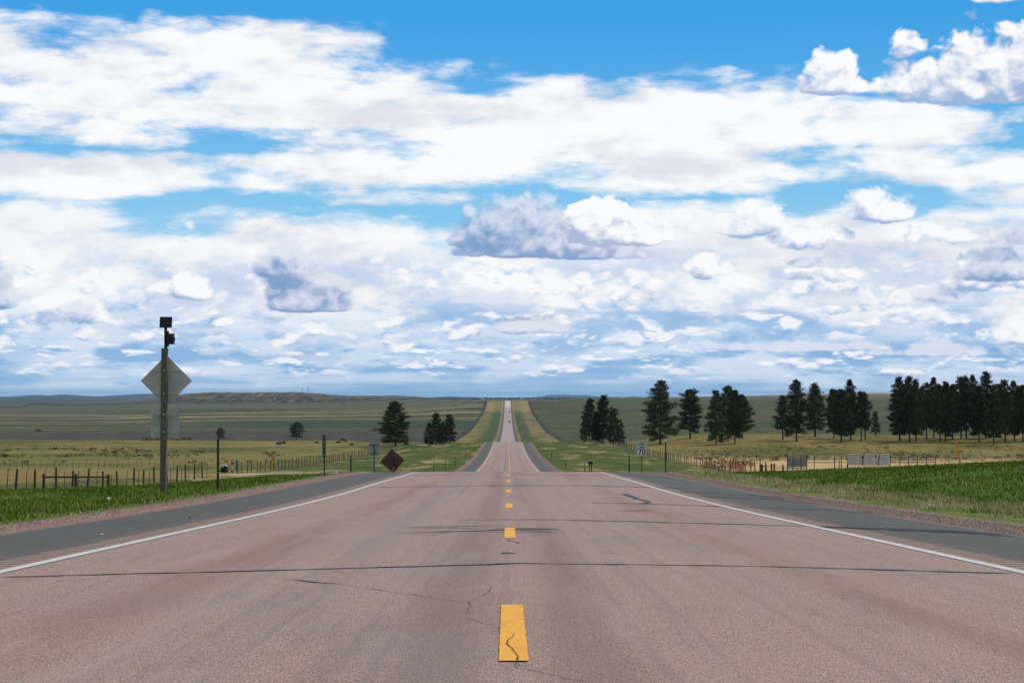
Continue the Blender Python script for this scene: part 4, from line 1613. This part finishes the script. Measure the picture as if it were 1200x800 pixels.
pine(698.5, 519.5, 482, 15, 'full', 2, 'shorter pine in the middle of the first clump right of the road', GR)
pine(706.5, 519.5, 463, 22, 'full', 3, 'tallest pine of the first clump right of the road', GR)
pine(719, 521.5, 478.5, 19, 'full', 1, 'broad pine on the right of the first clump right of the road', GR)
pine(727.5, 522, 494, 13, 'young', 1, 'lowest pine at the right end of the first clump right of the road', GR)
pine(773.5, 520.5, 446, 41, 'full', 4, 'tallest single pine just right of the speed limit sign', None)
pine(808.5, 513.5, 456, 27, 'oval', 2, 'oval single pine between the tallest one and the group of four', None)
G4 = 'pines in the group of four'
pine(839, 522, 457.5, 26, 'full', 5, 'front left pine of the group of four with low branches', G4)
pine(853, 517.5, 452, 22, 'oval', 3, 'tallest pine of the group of four', G4)
pine(861, 520.5, 457, 18, 'tall', 1, 'narrow pine third in the group of four', G4)
pine(869.5, 513, 462.5, 24, 'oval', 1, 'right hand pine of the group of four', G4)
G5 = 'pines in the open row above the corral'
pine(917, 515.5, 463, 18, 'bare', 1, 'thin pine at the left end of the open row above the corral', G5)
pine(933, 517, 444.8, 25, 'tall', 2, 'tall pine second from left in the open row above the corral', G5)
pine(955, 511, 449, 24, 'tall', 3, 'tall pine third from left in the open row above the corral', G5)
pine(977, 513.5, 456, 20, 'oval', 2, 'pine fourth from left in the open row above the corral', G5)
pine(985.6, 518, 456, 25, 'tall', 1, 'broad dense pine in the middle of the open row above the corral', G5)
pine(996.5, 515, 444.5, 20, 'tall', 4, 'tallest slender pine right of the dense one above the corral', G5)
pine(1008.8, 516.5, 458, 16, 'bare', 2, 'slim bare stemmed pine, left of a pair near the end of the row', G5)
pine(1013.5, 515, 459.5, 15, 'bare', 3, 'slim bare stemmed pine, right of a pair near the end of the row', G5)
pine(1026, 509.5, 481, 15, 'young', 3, 'smallest pine at the right end of the row, before the dense grove', G5)
G6 = 'pines of the dense grove at the right'
grove = [
    (1054, 516, 441.5, 22, 'tall', 2), (1065.5, 518.5, 441, 22, 'tall', 1), (1073, 517, 444.5, 20, 'tall', 3), (1085.5, 515, 448, 17, 'bare', 1),
    (1094, 513, 442, 18, 'tall', 4), (1101.5, 518, 450, 16, 'bare', 2), (1107.5, 517.5, 447, 20, 'tall', 2), (1116, 515, 450, 18, 'tall', 1),
    (1126, 514, 441.5, 20, 'tall', 3), (1132, 514, 440.5, 18, 'bare', 3), (1140.5, 509, 439, 17, 'tall', 4), (1147, 518, 452, 19, 'tall', 1),
    (1155, 513.5, 435.5, 23, 'tall', 2), (1164, 521, 467, 22, 'oval', 3), (1167.5, 511, 450, 18, 'oval', 1), (1177.5, 518, 445, 21, 'tall', 3),
    (1188.5, 517, 446, 20, 'tall', 4), (1198.5, 517, 451, 19, 'tall', 1), (1208, 514, 446, 22, 'tall', 2), (1220, 517, 448, 22, 'tall', 3),
    (1060, 509.5, 450, 18, 'tall', 4), (1111, 509.5, 452, 17, 'oval', 3), (1145, 509.3, 456, 16, 'tall', 2), (1172, 509.5, 455, 16, 'bare', 1), (1193, 509.5, 452, 17, 'tall', 3), (1080, 509.6, 453, 15, 'tall', 1)]
order = {round(a[0]): i for i, a in enumerate(sorted(grove[:18]))}
NTH = ['leftmost', 'second', 'third', 'fourth', 'fifth', 'sixth', 'seventh', 'eighth', 'ninth', 'tenth', 'eleventh', 'twelfth', 'thirteenth', 'fourteenth', 'fifteenth', 'sixteenth', 'seventeenth', 'eighteenth']
SPECIAL = {1155: 'tallest pine of all in the dense grove, its rounded top above the others', 1164: 'short broad pine standing in front of the dense grove', 1054: 'leftmost pine of the dense grove at the right'}
for i, (a, b_, t_, w_, kd, vr) in enumerate(grove):
    if round(a) in SPECIAL:
        lab = SPECIAL[round(a)]
    elif a > 1203:
        lab = 'pine of the dense grove cut off by the right border' if a < 1215 else 'pine beyond the right end of the dense grove'
    elif i < 18:
        lab = 'front row pine of the dense right grove, %s from its left end' % NTH[order[round(a)]]
    else:
        lab = 'back row pine of the dense grove seen between stems, %s of its row' % ['leftmost', 'third', 'fourth', 'fifth', 'last', 'second'][i - 20]
    pine(a, b_, t_, w_, kd, vr, lab, G6)

# ------------------------------------------------------------------ shrubs
def tuft_cloud(centres, sizes, per, seed, leaf, flat=0.7):
    nr = np.random.RandomState(seed)
    c = np.repeat(np.asarray(centres, float), per, axis=0)
    s = np.repeat(np.asarray(sizes, float), per)[:, None]
    N = len(c)
    d_ = nr.normal(size=(N, 3))
    d_ /= np.linalg.norm(d_, axis=1)[:, None]
    d_[:, 2] = np.abs(d_[:, 2]) * flat
    p0 = c + d_ * s * nr.uniform(.2, 1, (N, 1)) ** .6
    ax = d_ + nr.normal(size=(N, 3)) * .5 + np.array([0, 0, .4])
    ax /= np.linalg.norm(ax, axis=1)[:, None]
    sd_ = np.cross(ax, nr.normal(size=(N, 3)))
    sd_ /= np.linalg.norm(sd_, axis=1)[:, None]
    l_ = s * nr.uniform(.25, .55, (N, 1)) * leaf
    v = np.stack([p0 - sd_ * l_ * .3, p0 + sd_ * l_ * .3, p0 + ax * l_], 1).reshape(-1, 3)
    return v, np.arange(N * 3).reshape(-1, 3)


m_sage = material('grey_sage_leaves', (0.050, 0.048, 0.032), 0.9)
m_darkb = material('dark_shrub_leaves', (0.018, 0.020, 0.012), 0.9)
m_straw = material('straw_tufts', (0.34, 0.27, 0.15), 0.9)
m_rust = material('rusty_weeds', (0.30, 0.135, 0.06), 0.9)
shrubs = [(45.5, 505.5, 3.2, 'grey leafless shrub alone on the dark flat at the far left'), (327, 520.5, 1.2, 'low dark shrub left of the green marker, left of a close pair'), (332.5, 519.5, 1.1, 'low dark shrub left of the green marker, right of a close pair'),
          (371, 519, 0.9, 'tiny dark shrub touching the green marker from the left'), (396.5, 519, 1.1, 'low dark shrub just right of the green marker plate'), (401.5, 516, 1.3, 'ragged taller shrub above the others right of the green marker'),
          (405, 517, 0.9, 'small shrub at the right end of the ragged row past the green marker'), (412, 521.5, 0.9, 'lone low shrub below the row right of the green marker'), (476, 521, 1.2, 'green bush at the foot of the big broad pine')]
for i, (a, b_, s_, lab) in enumerate(shrubs):
    X_, Y_, z_ = hit(a, b_, 300, 2600)
    v, f = tuft_cloud([(0.5 * s_ * math.cos(k * 2.4) * .6, .4 * s_ * math.sin(k * 2.4) * .6, .25 * s_ * (k % 3) * .6) for k in range(7)], [s_ * .45] * 7, 40, 50 + i, 0.9)
    root = empty('shrub', (X_, Y_, z_ - .05))
    cr = np_mesh('foliage', v, f, m_darkb if i else m_sage)
    cr.parent = root
    st0 = MB()
    for k in range(5):
        st0.tube([(0, 0, -.1), (s_ * .4 * math.cos(k * 1.3), s_ * .3 * math.sin(k * 1.3), s_ * .5)], [.05, .02], 5)
    st0.build('stem', m_bark, root)
    tag(root, lab, 'shrub', 'low shrubs on the far field' if i in range(1, 8) else None)

rs = random.Random(21)
c1, s1, c2, s2, c3, s3 = [], [], [], [], [], []


def scatter(n, pxa, pxb, ya, yb, C1, S1, lo, hi, thr=-1, y0=170):
    done = 0
    tries = 0
    while done < n and tries < n * 8:
        tries += 1
        a = rs.uniform(pxa, pxb)
        b_ = rs.uniform(ya, yb)
        X_, Y_, z_ = hit(a, b_, y0, 2600)
        if mnoise.noise(Vector((X_ * .06, Y_ * .02, 4.0))) < thr: continue
        if abs(X_) < 29: continue
        done += 1
        C1.append((X_, Y_, z_))
        S1.append(rs.uniform(lo, hi))


scatter(330, 805, 1210, 529, 540, c1, s1, .25, .6, -.15)
scatter(90, 900, 1210, 520, 530, c1, s1, .25, .6, .05)
scatter(200, 900, 1210, 534, 541, c2, s2, .2, .45)
scatter(130, 820, 960, 528, 540, c2, s2, .2, .45)
scatter(160, 0, 330, 526, 536, c1, s1, .3, .8, .0)
scatter(60, 165, 232, 512.5, 516.5, c1, s1, .5, 1.1)
scatter(60, 0, 300, 536, 545, c1, s1, .2, .5, .1)
scatter(60, 480, 560, 518, 523, c2, s2, .2, .4)
for k in range(190):
    a = rs.uniform(824, 882)
    X_, Y_, z_ = hit(a, rs.uniform(541, 549), 190, 500)
    c3.append((X_, Y_, z_))
    s3.append(rs.uniform(.2, .5))
for nm, C1, S1, mt, sd_ in (('sagebrush', c1, s1, m_sage, 1), ('straw_clumps', c2, s2, m_straw, 2), ('rusty_weeds', c3, s3, m_rust, 3)):
    v, f = tuft_cloud(C1, S1, 26, sd_, 0.9, 0.8)
    tag(np_mesh(nm, v, f, mt), kind='stuff')

# ------------------------------------------------------------------ grass of the verges
def blades(n, xs, ys, hs, ws, seed, lean=.35):
    nr = np.random.RandomState(seed)
    N = len(xs)
    z = np.array([land(float(a), float(b_)) for a, b_ in zip(xs, ys)]) - 0.01
    ang = nr.uniform(0, 6.283, N)
    dx_ = np.cos(ang) * ws / 2
    dy_ = np.sin(ang) * ws / 2
    lx = nr.normal(0, lean, N) * hs
    ly = nr.normal(0, lean, N) * hs
    v = np.zeros((N, 3, 3))
    v[:, 0] = np.stack([xs - dx_, ys - dy_, z], 1)
    v[:, 1] = np.stack([xs + dx_, ys + dy_, z], 1)
    v[:, 2] = np.stack([xs + lx, ys + ly, z + hs], 1)
    return v.reshape(-1, 3), np.arange(N * 3).reshape(-1, 3)


def grass_mat(name, a, b_, scale=0.6):
    def nodes(nt, p):
        P = pos()
        n_ = noise(P, scale, 4.0, 0.6)
        g2 = noise(P, 14.0, 2.0, 0.6)
        c = mix(a, b_, sm(n_ * 0.55 + g2 * 0.45, 0.36, 0.64))
        nt.links.new(c.k, p.inputs['Base Color'])
    return material(name, rough=0.8, build=nodes, spec=0.1)


m_gr = grass_mat('green_grass_blades', (0.040, 0.088, 0.004), (0.165, 0.235, 0.020))
m_dr = grass_mat('dry_grass_blades', (0.24, 0.20, 0.08), (0.66, 0.56, 0.33))
nr = np.random.RandomState(11)


def seedbed(n, side, ya, yb, xa, pw=1.6):
    """random places on one verge, denser near the camera, inside the view"""
    t = nr.uniform(0, 1, n)
    Yv = ya + (yb - ya) * t ** pw
    lim = 0.285 * Yv + 6.0
    X_ = xa + (lim - xa) * nr.uniform(0, 1, n)
    keep = lim > xa + 0.3
    return side * X_[keep], Yv[keep]


def patchy(xs, ys, sc, seed, thr):
    m = np.array([mnoise.noise(Vector((float(a) * sc, float(b_) * sc * .6, seed))) for a, b_ in zip(xs, ys)])
    return m > thr


vs, fs, o_ = [], [], 0
for (n, side, ya, yb, xa, h0, h1) in ((84000, -1, 9, 78, 6.45, .04, .12), (112000, 1, 10, 112, 8.3, .04, .13), (20000, 1, 10, 100, 6.9, .04, .13), (14000, -1, 75, 125, 8.0, .04, .12)):
    xs, ys = seedbed(n, side, ya, yb, xa)
    if xa == 6.9:
        k_ = patchy(xs, ys, .8, 3.0, -.05) & (np.abs(xs) < 10.5)
        xs, ys = xs[k_], ys[k_]
    edge = np.clip((np.abs(xs) - xa) / 0.6, 0.35, 1.0)
    wv = np.array([0.9 + 0.4 * mnoise.noise(Vector((float(a) * .45, float(b_) * .3, 6.0))) for a, b_ in zip(xs, ys)])
    hs = nr.uniform(h0, h1, len(xs)) * edge * np.clip(wv, .45, 1.5)
    wd_ = np.maximum(0.008, ys * 0.00055) * nr.uniform(.7, 1.5, len(xs))
    v, f = blades(0, xs, ys, hs, wd_, 4)
    vs.append(v); fs.append(f + o_); o_ += len(v)
tag(np_mesh('green_grass', np.concatenate(vs), np.concatenate(fs), m_gr), kind='stuff')
vs, fs, o_ = [], [], 0
for (n, side, ya, yb, xa, h0, h1, thr, xm) in ((54000, 1, 10, 105, 6.75, .04, .17, -.10, 9.3), (3000, -1, 20, 100, 6.4, .05, .16, .05, 8.0), (13000, -1, 20, 100, 8.5, .04, .12, .24, 40), (9000, 1, 30, 100, 10.0, .04, .12, .18, 40)):
    xs, ys = seedbed(n * (3 if xm < 11 else 1), side, ya, yb, xa)
    jit = np.array([1.2 * mnoise.noise(Vector((float(a) * .5, float(b_) * .25, 8.0))) for a, b_ in zip(xs, ys)])
    k_ = patchy(xs, ys, .7, 5.0 + xm, thr) & (np.abs(xs) + jit < xm)
    xs, ys = xs[k_][:n], ys[k_][:n]
    hs = nr.uniform(h0, h1, len(xs)) * np.clip((np.abs(xs) - xa) / .5, .35, 1.0)
    wd_ = np.maximum(0.006, ys * 0.00042) * nr.uniform(.7, 1.5, len(xs))
    v, f = blades(0, xs, ys, hs, wd_, 5)
    vs.append(v); fs.append(f + o_); o_ += len(v)
tag(np_mesh('dry_grass', np.concatenate(vs), np.concatenate(fs), m_dr), kind='stuff')

# loose stones on the shoulders and in the gravel
sv = MB()
for k in range(2600):
    s_ = rs.choice((-1, 1))
    Yk = 14 + 60 * rs.random() ** 1.5
    Xk = s_ * (5.75 + 1.1 * rs.random() if rs.random() < .985 else rs.uniform(4.4, 5.8))
    z_ = max(EYE - ROADC(Yk) + crown(Xk), land(Xk, Yk))
    r_ = rs.uniform(.004, .012)
    rot = Matrix.Rotation(rs.uniform(0, 3), 3, 'Z') @ Matrix.Rotation(rs.uniform(-.5, .5), 3, 'X')
    sv.box(Xk, Yk, z_ + r_ * .4, r_ * 2, r_ * 1.6, r_ * 1.2, rot=rot, bev=r_ * .4)
tag(sv.build('loose_gravel', material('loose_red_stone', (0.30, 0.21, 0.18), 0.9)), kind='stuff')
for (a, b_, r_, lab) in ((118, 623.8, .020, 'pale pebble lying on the left grey shoulder'), (221.5, 604.5, .022, 'small dark pebble on the left shoulder further up'), (127, 589.5, .035, 'small white stone in the green left verge')):
    X_, Y_, z_ = hit(a, b_, 10, 200)
    if b_ > 600: z_ = EYE - ROADC(Y_) + crown(X_)
    else: z_ += .08
    bm = bmesh.new()
    bmesh.ops.create_icosphere(bm, subdivisions=2, radius=r_)
    for v in bm.verts:
        v.co *= 1 + .25 * mnoise.noise(v.co * 30)
        v.co.z *= .7
    me = bpy.data.meshes.new('stone')
    bm.to_mesh(me)
    bm.free()
    me.materials.append(m_rock if 'dark' in lab else m_cream if 'pale' in lab else m_signw)
    o = bpy.data.objects.new('stone', me)
    COL.objects.link(o)
    o.location = (X_, Y_, z_ + r_ * .5)
    tag(o, lab, 'stone')

# ------------------------------------------------------------------ cars on the far hill
def make_car(loc):
    root = empty('car', loc)
    b_ = MB()
    prof = [(-2.2, .35), (2.2, .35), (2.25, .62), (2.1, .85), (1.2, .95), (.65, 1.45), (-1.2, 1.5), (-2.0, 1.0), (-2.25, .95)]
    n = len(prof)
    i0 = 0
    for x_ in (-.88, -.80, .80, .88):
        s_ = .94 if abs(x_) > .85 else 1.0
        b_.v += [(x_, yy * s_, .35 + (zz - .35) * s_) for yy, zz in prof]
    for r in range(3):
        for k in range(n):
            k2 = (k + 1) % n
            b_.f.append((r * n + k, r * n + k2, (r + 1) * n + k2, (r + 1) * n + k))
    b_.f.append(tuple(reversed(range(n))))
    b_.f.append(tuple(3 * n + k for k in range(n)))
    b_.build('body', m_carp, root)
    MB().quad((-.68, -1.22, 1.45), (.68, -1.22, 1.45), (.74, -1.96, 1.06), (-.74, -1.96, 1.06)).build('rear_window', m_glass, root).location = (0, -.02, .03)
    MB().quad((-.68, .70, 1.42), (.68, .70, 1.42), (.74, 1.18, .99), (-.74, 1.18, .99)).build('windscreen', m_glass, root).location = (0, .02, .02)
    for sx_ in (-1, 1):
        MB().box(sx_ * .68, -2.235, .86, .26, .04, .14).build('tail_light', m_tail, root)
        for yy in (-1.35, 1.4):
            MB().tube([(sx_ * .70, yy, .33), (sx_ * .90, yy, .33)], [.33, .33], 16).build('wheel', m_tyre, root)
    return root


c1_ = make_car((1.75, 1830, EYE - ROADC(1830)))
tag(c1_, 'dark car driving away on the far slope, the lower of two', 'car', 'cars on the far slope')
c2_ = copy_tree(c1_)
c2_.location = (1.85, 2345, EYE - ROADC(2345))
tag(c2_, 'dark car driving away on the far slope, the upper of two', 'car', 'cars on the far slope')


def pitch_to_road(o):
    Y_ = o.location.y
    o.rotation_euler = (math.atan(-(ROADC(Y_ + 2) - ROADC(Y_ - 2)) / 4), 0, 0)


pitch_to_road(c1_)
pitch_to_road(c2_)

# masts on the rim of the left hill
def mast(px_, top, label):
    Y_ = 4650.0
    q = at(px_, Y_)
    root = empty('radio_mast', q)
    h_ = up(top, Y_) - q.z
    t_ = MB()
    for (sx_, sy_) in ((-1, -1), (1, -1), (0, 1)):
        t_.tube([(sx_ * .9, sy_ * .9, -1), (sx_ * .35, sy_ * .35, h_)], [.16, .12], 4)
    for k in range(14):
        za, zb = h_ * k / 14, h_ * (k + 1) / 14
        wa, wb = .9 - .55 * k / 14, .9 - .55 * (k + 1) / 14
        t_.tube([(-wa, -wa, za), (wb, -wb, zb)], [.08, .08], 3)
        t_.tube([(wa, -wa, za), (0, wb, zb)], [.08, .08], 3)
    t_.build('tower', m_greysteel, root)
    tag(root, label, 'radio mast', 'radio masts on the rim')


mast(354.2, 453.6, 'shorter of two faint masts on the rim of the left hill')
mast(361.0, 451.6, 'taller of two faint masts on the rim of the left hill')


def house(px_, Y_, w_, label):
    q = at(px_, Y_)
    root = empty('farmhouse', q)
    tag(root, label, 'house', 'far white farmhouses')
    MB().box(0, 0, 2.0, w_, 9, 6).build('wall', m_house, root)
    r_ = MB()
    r_.v = [(-w_ / 2 - .4, -5, 5.0), (w_ / 2 + .4, -5, 5.0), (w_ / 2 + .4, 5, 5.0), (-w_ / 2 - .4, 5, 5.0), (-w_ / 2 - .4, 0, 7.6), (w_ / 2 + .4, 0, 7.6)]
    r_.f = [(0, 1, 5, 4), (2, 3, 4, 5), (0, 4, 3), (1, 2, 5), (3, 2, 1, 0)]
    r_.build('roof', m_roof, root)
    for x_ in (-w_ * .28, w_ * .22):
        MB().box(x_, -4.52, 2.3, 1.6, .08, 1.6).build('window', m_glass, root)


house(566.0, 9450, 10, 'tiny white house on the skyline left of the road top')
house(611.5, 9450, 16, 'tiny long white house on the skyline right of the road top')
cw, sw_ = [], []
for k in range(420):
    a = rs.uniform(470, 700)
    Yk = rs.uniform(9000, 10500)
    X_ = (a - VX) / F * Yk
    if abs(a - 566) < 2.5 or abs(a - 611.5) < 3.5:
        Yk = 10300
    cw.append((X_, Yk, land(X_, Yk)))
    sw_.append(rs.uniform(3.0, 7.5))
v, f = tuft_cloud(cw, sw_, 24, 9, 1.3, 0.7)
tag(np_mesh('distant_woods', v, f, m_darkb), kind='stuff')
